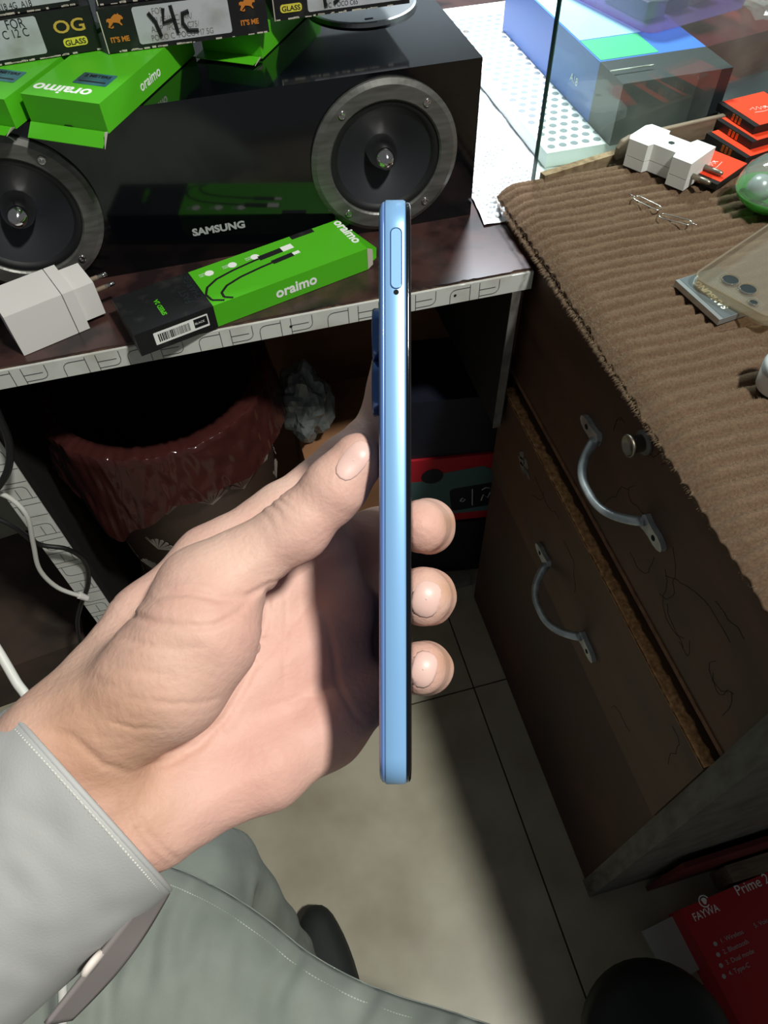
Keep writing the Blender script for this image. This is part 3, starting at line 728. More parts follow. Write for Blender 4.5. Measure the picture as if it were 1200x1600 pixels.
# ================================================================== SMALL THINGS ON THE CARPET
# white travel plug
pl = empty('plug_adapter', (0.452, 0.617, ZC+0.002), math.radians(-60), 'white two pin plug adapter with a screw hole on the carpet', 'plug')
PS = 1.12
out = [(-.033, -.018), (-.014, -.018), (-.012, -.012), (.010, -.012), (.012, -.020), (.030, -.020), (.030, .020), (.012, .020), (.010, .012), (-.012, .012), (-.014, .018), (-.033, .018), (-.036, .012), (-.036, -.012)]
out = [(x*PS, y*PS) for x, y in out]
MB().prism(out, 0.0, 0.0105).build('lower_shell', 'plug_white', pl, bevel=0.0022, seg=3, smooth=False)
u_ = MB().prism(out, 0.0111, 0.027).build('upper_shell', 'plug_white', pl, bevel=0.0024, seg=3, smooth=False)
MB().prism([(0.0034*math.cos(a), 0.0034*math.sin(a)) for a in [PI/3*i for i in range(6)]], 0, 0.0004, T(-0.002, 0, 0.0268)).build('screw_recess', 'dark_card', u_)
for y in (-.0115, .0115):
    MB().tube([(0.029, y, 0.011), (0.050, y, 0.011), (0.0525, y, 0.011), (0.0535, y, 0.011)], [0.0026, 0.0026, 0.002, 0.0008], 14).build('pin', 'pin_metal', pl, smooth=True)
# phone batteries
def scribble(parent, M, s):
    mb = MB()
    mb.tube([M @ Vector((a*s, b*s, 0.0002)) for a, b in ((-1, .1), (-.5, .35), (-.55, -.2), (-.1, .35), (-.05, -.25), (.25, .2), (.35, -.25), (.7, .1), (.45, .15), (.8, -.2))], 0.0003, 4)
    mb.tube([M @ Vector((a*s, b*s, 0.0002)) for a, b in ((-.9, -.45), (0, -.6), (1, -.45))], 0.00025, 4); mb.build('maker_scribble', 'ink_white', parent)
def battery(A, rz, L, W, Hh, label, tilt=0.0, scr=True):
    M = T(*A) @ Rm(rz, 'Z') @ Rm(tilt, 'Y')
    e = empty('phone_battery', label=label, cat='battery', group='orange and black phone batteries', M=M)
    MB().box(0, L, 0, W, 0, Hh).build('cell', 'batt_black', e, bevel=0.0012, seg=2)
    st = MB().box(0.006, L-0.001, 0.0006, W-0.0006, Hh-0.0002, Hh+0.0003).build('orange_wrap', 'orange_red', e)
    MB().box(L-0.0008, L+0.0002, 0.002, W-0.002, 0.0006, Hh-0.0006).build('end_wrap', 'orange_red', e)
    for k in range(3): MB().box(-0.0004, 0.0008, W*0.34+k*0.0052, W*0.34+k*0.0052+0.0032, 0.001, Hh-0.001).build('contact', 'batt_gold', e)
    if scr: scribble(st, T(L*0.5, W*0.5, Hh+0.0003), 0.012)
    return e
def batt_px(pa, pb, z, L, Hh, label, scr=True):
    """contact edge seen from pixel pa (near) to pb (far) at top height z"""
    A, B = onz(*pa, z+Hh), onz(*pb, z+Hh); v = B-A
    battery((A.x, A.y, z), math.atan2(v.y, v.x)-PI/2, L, v.length, Hh, label, 0, scr)
batt_px((1166, 247), (1104, 208), ZC+0.0015, 0.060, 0.0085, 'orange and black phone battery at the bottom of the stack by the wooden strip', False)
batt_px((1176, 222), (1116, 184), ZC+0.0102, 0.060, 0.0080, 'orange and black phone battery in the middle of the stack by the wooden strip', False)
batt_px((1180, 198), (1122, 160), ZC+0.0185, 0.060, 0.0080, 'orange and black phone battery with white scribble on top of the stack')
battery((0.478, 0.566, ZC+0.0035), math.radians(28), 0.056, 0.050, 0.006, 'orange and black phone battery lying flat between white plug and clear dome')
# sim ejector pins
def pinthing(pa, pb, sgn, label):
    A, B = onz(*pa, ZC+0.0035), onz(*pb, ZC+0.0035); d = (B-A).normalized(); n = Vector((-d.y, d.x, 0)); L = 0.030
    e = empty('ejector_pin', A, 0, label, 'pin', 'sim ejector pins on the carpet')
    loop = []
    for i in range(25):
        a = 2*PI*i/24
        cx = 0.022 + (0.011 if math.cos(a) > 0 else -0.011)
        loop.append(d*(cx+0.0042*math.cos(a)) + n*0.0042*math.sin(a))
    MB().tube(loop, 0.00055, 6, cap=False).build('loop', 'wire', e, smooth=True)
    MB().tube([Vector((0, 0, 0)), d*0.0075], [0.0004, 0.0005], 6).build('needle', 'wire', e, smooth=True)
pinthing((983, 303), (1062, 342), 1, 'thin metal sim ejector pin lying nearer the white plug')
pinthing((1092, 352), (1008, 330), -1, 'thin metal sim ejector pin lying nearer the clear phone case')
# clear capsule with green base
dc = onz(1202, 308, ZC+0.012)
dm_ = empty('clear_capsule', (dc.x, dc.y, ZC+0.001), 0, 'clear domed capsule with a green base and grey contents', 'capsule')
Rd = 0.033
MB().lathe([(0, 0.0), (0.012, 0.0005), (0.022, 0.005), (Rd*0.93, 0.013), (Rd, 0.018), (Rd*0.97, 0.018), (Rd*0.88, 0.011), (Rd*0.6, 0.006), (0, 0.004)], None, 40).build('green_base', 'dome_green_clear', dm_, smooth=True)
MB().lathe([(Rd+0.0006, 0.0175), (Rd+0.0012, 0.0195), (Rd+0.0006, 0.0215)], None, 40).build('rim', 'clear_dome', dm_, smooth=True)
MB().lathe([(Rd, 0.0185), (Rd*0.98, 0.026), (Rd*0.86, 0.036), (Rd*0.62, 0.044), (Rd*0.3, 0.048), (0, 0.049)], None, 40).build('clear_lid', 'clear_lid', dm_, smooth=True)
for k, (x, y) in enumerate(((-0.009, 0.004), (0.009, 0.0), (0.0, -0.010))):
    MB().lathe([(0.0, 0.0), (0.008, 0.002), (0.009, 0.008), (0.006, 0.014), (0.0, 0.016)], T(x*1.2, y*1.2, 0.010) @ Rm(0.5*k, 'X') @ Matrix.Scale(1.35, 4), 20).build('earbud', ('dome_grey', 'chrome', 'dome_green')[k], dm_, smooth=True)
# battery under the clear case
b0 = onz(1121, 507, ZC+0.002)
sb = empty('silver_battery', (b0.x, b0.y, ZC+0.0012), math.radians(8), 'grey and silver phone battery under the clear case', 'battery')
MB().box(0, 0.046, 0, 0.058, 0, 0.0055).build('cell', 'batt_silver', sb, bevel=0.0012, seg=2)
gl = MB().box(0.004, 0.0455, 0.0006, 0.0574, 0.0054, 0.0058).build('grey_label', 'batt_grey', sb)
text('brand_lettering', 'SAMSUNG', 0.0086, 'ink_white', gl, T(0.0165, 0.009, 0.0060) @ Rm(PI/2, 'Z'), 0.0003, 1e-5)
for k in range(7): MB().box(0.021+k*0.0023, 0.0222+k*0.0023, 0.008, 0.008+random.uniform(.025, .044), 0.0058, 0.0060).build('fine_print', 'panel_grey', gl)
# clear phone case
ca, cbp = onz(1072, 436, ZC+0.013), onz(1200, 350, ZC+0.013)
cdir = (cbp-ca).normalized(); cang = math.atan2(cdir.y, cdir.x)
cs = empty('clear_phone_case', (ca.x+0.003, ca.y-0.002, ZC+0.0075), cang, 'clear yellowish phone case lying over the silver battery', 'phone case')
ol = rrect(0.155, 0.076, 0.011, 6, 0.0775, -0.038); n = len(ol)
c_ = MB()
c_.prism(ol, 0.0, 0.0012); c_.build('back', 'clear_plastic', cs)
w = MB(); ring = [(0.0, 1.0), (0.0015, 1.0), (0.009, 1.0)]
a = [w.bm.verts.new((x, y, 0.0)) for x, y in ol]; b = [w.bm.verts.new((x, y, 0.009)) for x, y in ol]
for i in range(n): w.bm.faces.new((a[i], a[(i+1) % n], b[(i+1) % n], b[i]))
w.build('wall', 'clear_plastic', cs, thick=0.0016)
MB().tube([(x, y, 0.009) for x, y in ol]+[(*ol[0], 0.009)], 0.0011, 6, cap=False).build('rim', 'clear_plastic', cs, smooth=True)
for k, (x, y, r) in enumerate(((0.030, -0.020, 0.0068), (0.030, -0.037, 0.0068), (0.018, -0.050, 0.0035))):
    MB().lathe([(r, 0.0), (r+0.0014, 0.0006), (r+0.0014, 0.002), (r, 0.0026)], T(x, y, 0.0002), 24).build('camera_ring', 'clear_plastic', cs, smooth=True)
    MB().lathe([(0, 0), (r, 0)], T(x, y, 0.0016), 24).build('camera_hole', 'dark_card', cs)
# white round pot cut by right edge
wp = onz(1222, 590, ZC+0.012)
wpt = empty('white_pot', (wp.x, wp.y, ZC+0.001), 0, 'white round plastic pot cut by the right photo edge', 'pot')
MB().lathe([(0, 0), (0.013, 0), (0.0155, 0.002), (0.0165, 0.012), (0.0165, 0.0175)], None, 32).build('jar', 'plastic_white', wpt, smooth=True)
MB().lathe([(0.0172, 0.0176), (0.0172, 0.023), (0.015, 0.025), (0, 0.0253)], None, 32).build('lid', 'paper', wpt, smooth=True)

# ================================================================== UNDER THE SHELF
bn = empty('waste_bin', (-0.115, 0.695, 0.0), 0, 'dark brown waste bin with shell motifs under the shelf', 'bin')
RB, HBn = 0.133, 0.500
MB().lathe([(0, 0.0), (0.100, 0.0), (0.104, 0.006), (RB-0.004, HBn-0.01), (RB, HBn), (RB-0.004, HBn), (RB-0.010, HBn-0.012), (0.096, 0.012), (0, 0.012)], None, 48).build('tub', 'bin_brown', bn, smooth=True)
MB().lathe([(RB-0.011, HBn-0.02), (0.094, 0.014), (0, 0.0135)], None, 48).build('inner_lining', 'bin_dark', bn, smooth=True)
def shell(mb, a, z, s):
    r = 0.104 + (RB-0.108)*(z/HBn) + 0.0006
    M = Rm(a, 'Z') @ T(r, 0, z) @ Rm(PI/2, 'Y') @ Rm(PI/2+0.5*math.sin(a*7), 'Z')
    for k in range(-3, 4):
        t = k*0.28; t2 = 0.10
        mb.poly([M @ Vector((0, 0, 0)), M @ Vector((s*math.sin(t-t2), s*math.cos(t-t2), 0)), M @ Vector((s*1.08*math.sin(t), s*1.08*math.cos(t), 0.0)), M @ Vector((s*math.sin(t+t2), s*math.cos(t+t2), 0))], 0.0006, M.to_3x3() @ Vector((0, 0, 1)))
random.seed(14)
for i in range(14):
    for j in range(5):
        mb = MB(); shell(mb, 2*PI*i/14+0.22*(j % 2)+random.uniform(-.05, .05), 0.08+0.075*j+random.uniform(-.01, .01), 0.026); mb.build('shell_motif', 'bin_motif', bn)
# red bag over the rim
bg = MB()
def bagf(u, v):
    a = 2*PI*u; f = mnoise.noise(Vector((math.cos(a)*3, math.sin(a)*3, 0)))*0.5
    drop = 0.075 + 0.035*f + 0.075*max(0, 1-abs(((a-4.10+PI) % (2*PI))-PI)/0.55)
    if v < 0.15: r = RB-0.014; z = HBn-0.05+0.055*(v/0.15)
    elif v < 0.25: r = RB-0.014+0.020*((v-0.15)/0.10); z = HBn+0.005+0.002*math.sin(PI*(v-0.15)/0.10)
    else:
        t = (v-0.25)/0.75; r = RB+0.006+0.010*t*(1+f); z = HBn+0.005-drop*t
        if t < 0.08: z = HBn+0.005
    wr = 0.0045*mnoise.noise(Vector((math.cos(a)*16, math.sin(a)*16, v*5)))+0.003*mnoise.noise(Vector((math.cos(a)*22, math.sin(a)*22, v*4)))
    r += 0.55*wr*(0.4+v)
    return (r*math.cos(a), r*math.sin(a), z+wr*0.6)
bg.grid(bagf, 260, 26)
bmesh.ops.remove_doubles(bg.bm, verts=bg.bm.verts, dist=0.0002)
bgo = bg.build('bin_bag', 'bag_red', None, smooth=True); bgo.location = (-0.115, 0.695, 0.0); tag(bgo, 'reddish translucent bag folded over the waste bin rim', 'bag')
# grey bag beyond the bin
gq = ony(462, 676, 0.70)
crumple('grey_bag', (gq.x+0.020, 0.70, 0.332), (0.034, 0.034, 0.060), 'bag_grey', 'crumpled grey plastic bag right of the waste bin', 'bag', 8, 4, 0.3)
gs, _ = carton('brown_carton', (0.045, 0.66, 0.0), (0.172, 0.66, 0.0), 0.330, 0.14, 'brown_board', 'brown carton on the floor behind the hand, under the grey bag', 'box')
# navy boxes and the red printed box
nb, NL = carton('navy_carton', (0.185, 0.625, 0.019), (0.333, 0.600, 0.019), 0.145, 0.16, 'box_navy', 'dark navy carton standing under the red printed box', 'box')
Mr = Vector((0.182, 0.628, 0.166))
rx, RL = carton('printed_red_box', Mr, (0.336, 0.604, 0.166), 0.152, 0.13, 'box_red', 'red box with grey device picture under the shelf', 'box')
carton('navy_carton', Mr+Vector((0.0006, 0.004, 0.1525)), Vector((0.3366, 0.608, 0.3185)), 0.11, 0.12, 'box_navy', 'added dark navy carton filling in the darkness above the red printed box', 'box')  # added carton, its dark colour stands in for the darkness under the shelf
MB().prism([(0.0, 0.02), (RL-0.004, 0.018), (RL-0.004, 0.100), (RL-0.045, 0.128), (0.045, 0.118), (0.030, 0.105), (0.0, 0.105)], 0, 0.0003, front(0, 0, -0.0001)).build('device_picture', 'box_teal', rx)
MB().lathe([(0, 0.0004), (0.016, 0.0004)], front(0.038, 0.115), 24).build('lens_picture', 'box_navy', rx)
pn = MB().prism(rrect(0.085, 0.055, 0.008, 4), 0, 0.0004, front(RL-0.046, 0.058, -0.0004) @ Rm(0.12, 'Z')).build('screen_picture', 'box_navy', rx)
mb = MB(); Mq = front(RL-0.046, 0.058, -0.001) @ Rm(0.12, 'Z')
for pl_ in ([(-.010, -.02), (-.008, .02)], [(.004, -.012), (.008, .002), (.014, -.008), (.018, .004), (.024, .006)], [(.024, .006), (.030, .014), (.040, .010)], [(.006, .014), (.012, .018), (.018, .015)], [(-.028, -.004), (-.024, .002), (-.020, -.003), (-.024, -.007), (-.028, -.004)]):
    mb.tube([Mq @ Vector((a, b, 0)) for a, b in pl_], 0.0009, 5)
mb.build('waveform_print', 'print_silver', pn)
text('side_lettering', 'R 2', 0.02, 'print_silver', rx, front(RL-0.020, 0.125) @ Rm(-0.3, 'Z'), 0, 1e-5)
# cables at left
def cable(name, pts, r, m, label, sub=6):
    P_ = [Vector(p) for p in pts]; out = []
    for i in range(len(P_)-1):
        p0, p1, p2, p3 = P_[max(i-1, 0)], P_[i], P_[i+1], P_[min(i+2, len(P_)-1)]
        for k in range(sub):
            t = k/sub; out.append(0.5*((2*p1)+(p2-p0)*t+(2*p0-5*p1+4*p2-p3)*t*t+(3*p1-p0-3*p2+p3)*t**3))
    out.append(P_[-1])
    o = MB().tube(out, r, 8).build(name, m, None, smooth=True); tag(o, label, 'cable'); return o
cable('black_cable', [ony(-40, 560, .53), ony(-6, 640, .52), ony(14, 690, .515), ony(12, 735, .51), ony(-10, 770, .515), ony(-40, 800, .52)], 0.0035, 'cable_black', 'black cable looping at the left photo edge above the white cable')
cable('black_cable', [ony(-30, 800, .53), ony(20, 822, .525), ony(60, 850, .525), ony(105, 858, .525), ony(133, 878, .53), ony(138, 912, .53), ony(125, 950, .53), ony(122, 985, .53), ony(140, 1060, .53)], 0.0028, 'cable_black', 'thin black cord crossing the white patterned table leg')
cw = cable('white_cable', [ony(-20, 765, .52), ony(15, 778, .52), ony(42, 806, .515), ony(52, 850, .515), ony(62, 890, .515), ony(90, 918, .515), ony(128, 932, .515)], 0.0026, 'cable_white', 'white cable hanging over the patterned table leg')
MB().tube([ony(124, 930, .515), ony(136, 935, .515)], [0.0045, 0.0035], 10).build('plug_tip', 'plastic_white', cw)
cable('beige_cable', [atd(-30, 975, .36), atd(0, 1022, .36), atd(25, 1065, .36), atd(48, 1105, .36), atd(75, 1220, .37), atd(90, 1400, .38), atd(98, 1560, .38), atd(95, 1640, .38)], 0.0024, 'cable_white', 'beige cable running behind the wrist down to the lower left')
# brown clutter on the floor left of table leg
cq = onz(30, 1010, 0.0)
cl, _ = carton('brown_parcel', (-0.62, 0.56, 0.0), (-0.335, 0.60, 0.0), 0.10, 0.25, 'parcel', 'low brown parcel on the floor left of the patterned table leg', 'box')

# ================================================================== LOWER RIGHT
fb, FL = carton('red_product_box', (onz(1163, 1606, .05).x, -0.13, 0.0), (0.60, -0.115, 0.0), 0.05, 0.170, 'faywa_red', 'red product box with white lettering on the floor at lower right', 'box')
def ftop(px, py):
    w_ = onz(px, py, 0.05); return fb.matrix_world.inverted() @ w_
bpy.context.view_layer.update()
inv = Matrix.Translation(fb.location) @ Rm(fb.rotation_euler.z, 'Z'); inv = inv.inverted()
def fl_(px, py): return inv @ onz(px, py, 0.0502)
p = fl_(1086, 1440); text('brand_lettering', 'FAYWA', 0.0125, 'ink_white', fb, T(p.x, p.y, 0.0503), 0.0001, 1e-5, sx=0.85)
p = fl_(1100, 1408); mb = MB()
mb.tube([(p.x+0.0065*math.cos(a), p.y+0.0065*math.sin(a), 0.0503) for a in [0.3+i*0.42 for i in range(13)]], 0.0008, 5)
mb.prism([(0.004*math.cos(a)*(1 if a < 3 else .6), 0.004*math.sin(a)) for a in [i*PI/5 for i in range(10)]], 0, 0.0003, T(p.x, p.y, 0.0502)); mb.build('bird_emblem', 'ink_white', fb)
p = fl_(1153, 1400); text('title_lettering', 'Prime 2', 0.0165, 'ink_white', fb, T(p.x, p.y, 0.0503), 0.0001, 1e-5, sx=0.95)
for k in range(4):
    p = fl_(1118+k*4.5, 1478+k*17); text('feature_print', ('1. Wireless', '2. Bluetooth', '3. Dual mode', '4. Type-C')[k], 0.0072, 'paper', fb, T(p.x+0.008, p.y, 0.0503), 0, 1e-5)
    MB().lathe([(0, 0.0003), (0.0025, 0.0003)], T(p.x+0.001, p.y+0.002, 0.0500), 12).build('feature_icon', 'paper', fb)
p = fl_(1180, 1450); text('feature_print', '5. Voice', 0.0072, 'paper', fb, T(p.x, p.y, 0.0503), 0, 1e-5)
pc, _ = carton('white_packet', (0.338, -0.03, 0.0), (0.388, -0.024, 0.0), 0.012, 0.062, 'paper', 'pale grey packet lying on the floor beside the red product box', 'packet')
rb2, _ = carton('maroon_box', (0.36, 0.072, 0.0), (0.75, 0.074, 0.0), 0.16, 0.006, 'dark_red', 'maroon card leaning on the cabinet end above the red product box', 'card')
wsl = empty('wood_offcut', (0.45, 0.049, 0.0), math.radians(0), 'brown wooden offcut lying behind the red product box', 'wood')
MB().box(0, 0.16, 0, 0.020, 0.0005, 0.060).build('slat', 'wood_slat', wsl, bevel=0.001, seg=1)
# black stool
so = onz(1040, 1640, 0.12)
stl = empty('black_stool', (so.x, so.y, 0), 0, 'black round topped stool at the bottom right before the red product box', 'stool')
MB().lathe([(0.070, 0.080), (0.082, 0.085), (0.086, 0.098), (0.080, 0.112), (0.060, 0.121), (0.030, 0.125), (0, 0.126)], None, 40).build('seat', 'stool_black', stl, smooth=True)
for k in range(4):
    a = PI/4+k*PI/2; MB().tube([(0.058*math.cos(a), 0.058*math.sin(a), 0.084), (0.060*math.cos(a), 0.060*math.sin(a), 0.0)], [0.011, 0.009], 10).build('leg', 'stool_black', stl)
# ================================================================== SMARTPHONE
PT, PBt = atd(617, 292, 0.1945), atd(618, 1243, 0.1915)
py_ = (PT-PBt).normalized(); PLn = (PT-PBt).length; pc_ = (PT+PBt)/2
pz_ = -(ray(612, 768).normalized()); pz_ = (pz_-py_*pz_.dot(py_)).normalized(); px_ = py_.cross(pz_)
PM = frame(pc_, px_, py_)
TH, PW = 0.0088, 0.0755
ph = empty('smartphone', label='blue smartphone held edge on by the hand', cat='phone', M=PM)
def slab(prof, name, m, parent, r=0.010, smooth=True):
    """rounded slab lofted through thickness (local x): prof = (x, inset)"""
    mb = MB(); rings = []
    for x, ins in prof:
        ol = rrect(PLn-2*ins, PW-2*ins, r-ins*0.6, 8)
        rings.append([mb.bm.verts.new((x, a, b-PW/2)) for a, b in ol])
    n = len(rings[0])
    for A_, B_ in zip(rings, rings[1:]):
        for i in range(n): mb.bm.faces.new((A_[i], A_[(i+1) % n], B_[(i+1) % n], B_[i]))
    mb.bm.faces.new(rings[0][::-1]); mb.bm.faces.new(rings[-1])
    o = mb.build(name, m, parent, smooth=smooth)
    for p in o.data.polygons:
        if len(p.vertices) > 6: p.use_smooth = False
    return o
h2 = TH/2
slab([(-h2+0.0016, 0.0012), (-h2+0.0016, 0.0002), (-h2+0.0020, 0.0), (h2-0.0020, 0.0), (h2-0.0015, 0.0003), (h2-0.0015, 0.0013)], 'frame', 'phone_blue', ph)
slab([(-h2, 0.0024), (-h2+0.0002, 0.0014), (-h2+0.0008, 0.0006), (-h2+0.0015, 0.0003), (-h2+0.0016, 0.0016)], 'back_cover', 'phone_back', ph)
slab([(h2-0.0015, 0.0016), (h2-0.0014, 0.0004), (h2-0.0005, 0.0005), (h2-0.0001, 0.0012), (h2, 0.0022)], 'screen', 'phone_glass', ph)
def phloc(px, py):
    """point of the front (camera-side) frame face seen at a pixel"""
    inv = PM.inverted(); c = inv @ CAM; d = inv.to_3x3() @ ray(px, py); t = -c.z/d.z; return c + d*t
a, b = phloc(619, 357), phloc(619, 450)
tw, tl = 0.0027, (a-b).length
st = MB().prism(rrect(tw, tl, tw/2-0.00002, 6, (a.x+b.x)/2, (a.y+b.y)/2), -0.0002, 0.00012).build('sim_tray', 'phone_blue', ph)
o1 = rrect(tw+0.0003, tl+0.0003, tw/2, 6, (a.x+b.x)/2, (a.y+b.y)/2)
MB().tube([(x, y, 0.00002) for x, y in o1]+[(*o1[0], 0.00002)], 0.00014, 5, cap=False).build('sim_tray_gap', 'phone_groove', ph)
a = phloc(619, 456.5); MB().lathe([(0, 0.0001), (0.0007, 0.0001), (0.00075, 0)], T(a.x, a.y, 0), 16).build('pinhole', 'hole', ph)
for yy in (502, 589):
    a = phloc(600, yy)
    Mc = T(-h2, a.y, -0.0165) @ Rm(-PI/2, 'Y')
    lr = MB().lathe([(0.0082, -0.0002), (0.0082, 0.0016), (0.0078, 0.0021), (0.0068, 0.0022), (0.0064, 0.0018)], Mc, 40).build('lens_ring', 'lens_ring', ph, smooth=True)
    MB().lathe([(0, 0.0017), (0.0066, 0.0017)], Mc, 40).build('lens_glass', 'phone_glass', lr)

# ================================================================== PERSON: hand grown as one smooth surface
person = empty('person', (-0.12, -0.05, 0.0), 0, 'person in grey clothes holding the blue phone in the left hand', 'person')
C0 = np.array(CAM); RTn, UPn, FWn = np.array(RT), np.array(UP), np.array(FW)
def K(px, py, d, r): return (np.array([(px-600)/FPX*d, (800-py)/FPX*d, d]), r*0.001)      # camera-aligned metres, radius mm
def cone(P_, A_, B_):
    a, ra = A_; b, rb = B_; ba = b-a; h = np.clip(((P_-a)@ba)/(ba@ba), 0, 1)
    return np.linalg.norm(P_-a-h[:, None]*ba, axis=1)-(ra+(rb-ra)*h)
def smin(a, b, k):
    h = np.maximum(k-np.abs(a-b), 0)/k
    return np.minimum(a, b)-h*h*k*0.25
def chain(P_, pts, k=0.003):
    d = None
    for A_, B_ in zip(pts, pts[1:]):
        c = cone(P_, A_, B_); d = c if d is None else smin(d, c, k)
    return d
W1, W2 = K(98, 1168, .206, 16.5), K(203, 1286, .212, 14.5)
PALM = [[K(-160, 1385, .215, 21), W1], [K(-60, 1500, .225, 20), W2], [K(-110, 1440, .215, 20), K(150, 1226, .207, 15)],
        [W1, K(232, 968, .226, 11.0), K(335, 884, .240, 13.0), K(438, 806, .252, 10.5)],
        [K(160, 1200, .217, 14), K(500, 868, .263, 11)],
        [K(190, 1245, .216, 14), K(520, 955, .267, 11)],
        [K(225, 1280, .215, 13), K(515, 1058, .263, 11.5)],
        [K(268, 1262, .218, 13.2), K(415, 1194, .231, 13.2), K(508, 1135, .243, 13.0), K(570, 1086, .256, 11.0)],
        [K(505, 862, .262, 10), K(532, 950, .258, 11), K(530, 1050, .256, 11)], [K(568, 862, .278, 9), K(572, 945, .276, 10), K(570, 1040, .272, 9.5)],
        [K(330, 1100, .236, 16), K(490, 1010, .252, 13)]]
THUMB = [K(560, 720, .2080, 7.9), K(522, 764, .2082, 8.6), K(464, 824, .2095, 9.2), K(392, 872, .2105, 9.5), K(318, 918, .211, 11.5)]
MOUND = [[K(185, 1118, .203, 15.5), K(258, 1060, .203, 17.0), K(312, 985, .205, 16.5), K(330, 930, .209, 13)]]
FING = [[K(438, 806, .252, 10.0), K(535, 722, .268, 9.2), K(590, 670, .281, 8.6), K(607, 600, .281, 7.6), K(610, 545, .280, 6.6)],
        [K(500, 856, .266, 10.2), K(590, 830, .291, 9.4), K(652, 822, .281, 8.9), K(668, 822, .238, 8.6), K(657, 823, .2165, 8.1)],
        [K(520, 950, .269, 10.2), K(590, 942, .293, 9.4), K(652, 936, .281, 9.0), K(668, 932, .238, 8.9), K(659, 932, .2140, 8.8)],
        [K(515, 1054, .266, 9.8), K(585, 1052, .288, 8.9), K(650, 1047, .273, 8.4), K(666, 1044, .236, 8.2), K(657, 1043, .2155, 8.0)]]
ph_c = np.array(PM.inverted() @ Matrix.Identity(4))
# camera-frame transform of the phone box
cam_in = np.array([[*RT], [*UP], [*FW]])
ph_o = cam_in @ (np.array(pc_)-C0); ph_ax = np.stack([cam_in @ np.array(v) for v in (px_, py_, pz_)])
def sd_phone(P_):
    q = (P_-ph_o) @ ph_ax.T; q[:, 2] += PW/2
    d = np.abs(q)-np.array([TH/2+0.0002, PLn/2, PW/2+0.0002])
    return np.linalg.norm(np.maximum(d, 0), axis=1)+np.minimum(d.max(axis=1), 0)
def sdf0(P_):
    d = None
    for c in PALM:
        v = chain(P_, c, 0.006); d = v if d is None else smin(d, v, 0.008)
    t = chain(P_, THUMB, 0.004)
    for c in MOUND: t = smin(t, chain(P_, c, 0.006), 0.009)
    d = smin(d, t, 0.0085)
    f = None
    for c in FING:
        v = chain(P_, c, 0.003); f = v if f is None else smin(f, v, 0.0012)
    d = smin(d, f, 0.005)
    return d
def sdf1(P_):
    return np.maximum(sdf0(P_), -sd_phone(P_))
def trace(px, py, f=sdf0, t0=0.16):
    n = len(px); D = np.stack([(np.array(px)-600)/FPX, (800-np.array(py))/FPX, np.ones(n)], 1); L = np.linalg.norm(D, axis=1)
    t = np.full(n, t0)
    for _ in range(60): t = t+f(D*t[:, None])/L*0.9
    return D*t[:, None]
CREASE = [  # (pixels, depth mm, width mm)
    ([(421, 911), (418, 960), (404, 1020), (384, 1068), (352, 1122), (310, 1165), (262, 1192), (222, 1200)], 1.3, 1.5),
    ([(250, 926), (300, 926), (345, 936), (390, 932), (421, 912)], 1.5, 1.3),
    ([(196, 958), (240, 972), (290, 980), (340, 977), (372, 958), (392, 938)], 1.2, 1.2),
    ([(186, 995), (230, 1008), (280, 1014), (330, 1010)], 0.5, 1.0),
    ([(160, 1040), (220, 1050), (270, 1054)], 0.4, 1.0), ([(180, 1085), (240, 1098), (310, 1100), (350, 1090)], 0.35, 1.0),
    ([(150, 1120), (210, 1140), (270, 1140)], 0.35, 1.0),
    ([(60, 1140), (110, 1150), (160, 1195), (205, 1210)], 0.5, 1.5),
    ([(186, 1240), (204, 1290), (232, 1330), (256, 1350)], 0.7, 1.1), ([(210, 1255), (225, 1295), (255, 1328), (280, 1345)], 0.6, 1.1),
    ([(416, 783), (436, 800), (446, 822)], 0.6, 0.9), ([(430, 776), (450, 792), (466, 806)], 0.5, 0.9), ([(404, 796), (420, 812), (428, 836)], 0.35, 0.9), ([(440, 770), (470, 790)], 0.35, 0.8),
    ([(418, 915), (470, 890), (520, 856)], 0.4, 1.2),
    ([(505, 955), (520, 1010), (528, 1070), (556, 1120), (575, 1135)], 0.7, 1.5),
    ([(446, 915), (448, 980), (444, 1040), (446, 1085)], 0.4, 1.0), ([(480, 945), (430, 1010), (370, 1080)], 0.35, 1.0), ([(400, 1110), (470, 1090), (520, 1085)], 0.3, 1.0)]
_r = random.Random(9)
for k in range(26):      # fine skin lines across the thumb mound
    t = k/25; cx_, cy_ = 230-70*t+_r.uniform(-25, 60), 935+235*t
    ln = _r.uniform(40, 110); CREASE.append(([(cx_-ln/2, cy_-8+_r.uniform(-5, 5)), (cx_, cy_+_r.uniform(-3, 6)), (cx_+ln/2, cy_-6+_r.uniform(-6, 6))], _r.uniform(.12, .26), _r.uniform(.6, .9)))
for k in range(14):      # crossing lines in the palm
    cx_, cy_ = _r.uniform(400, 520), _r.uniform(930, 1180); a_ = _r.choice((-0.9, 0.5, 1.4))+_r.uniform(-.2, .2); ln = _r.uniform(30, 80)
    CREASE.append(([(cx_-ln*math.cos(a_)/2, cy_-ln*math.sin(a_)/2), (cx_+4, cy_), (cx_+ln*math.cos(a_)/2, cy_+ln*math.sin(a_)/2)], _r.uniform(.1, .2), .8))
CR3 = []
for pl_, dp, wdt in CREASE:
    q = np.array(pl_, float); s = np.linspace(0, len(q)-1, (len(q)-1)*6+1); i0 = np.minimum(s.astype(int), len(q)-2); fr = (s-i0)[:, None]
    qq = q[i0]*(1-fr)+q[i0+1]*fr
    CR3.append((trace(qq[:, 0], qq[:, 1]), dp*0.0015, wdt*0.0009))
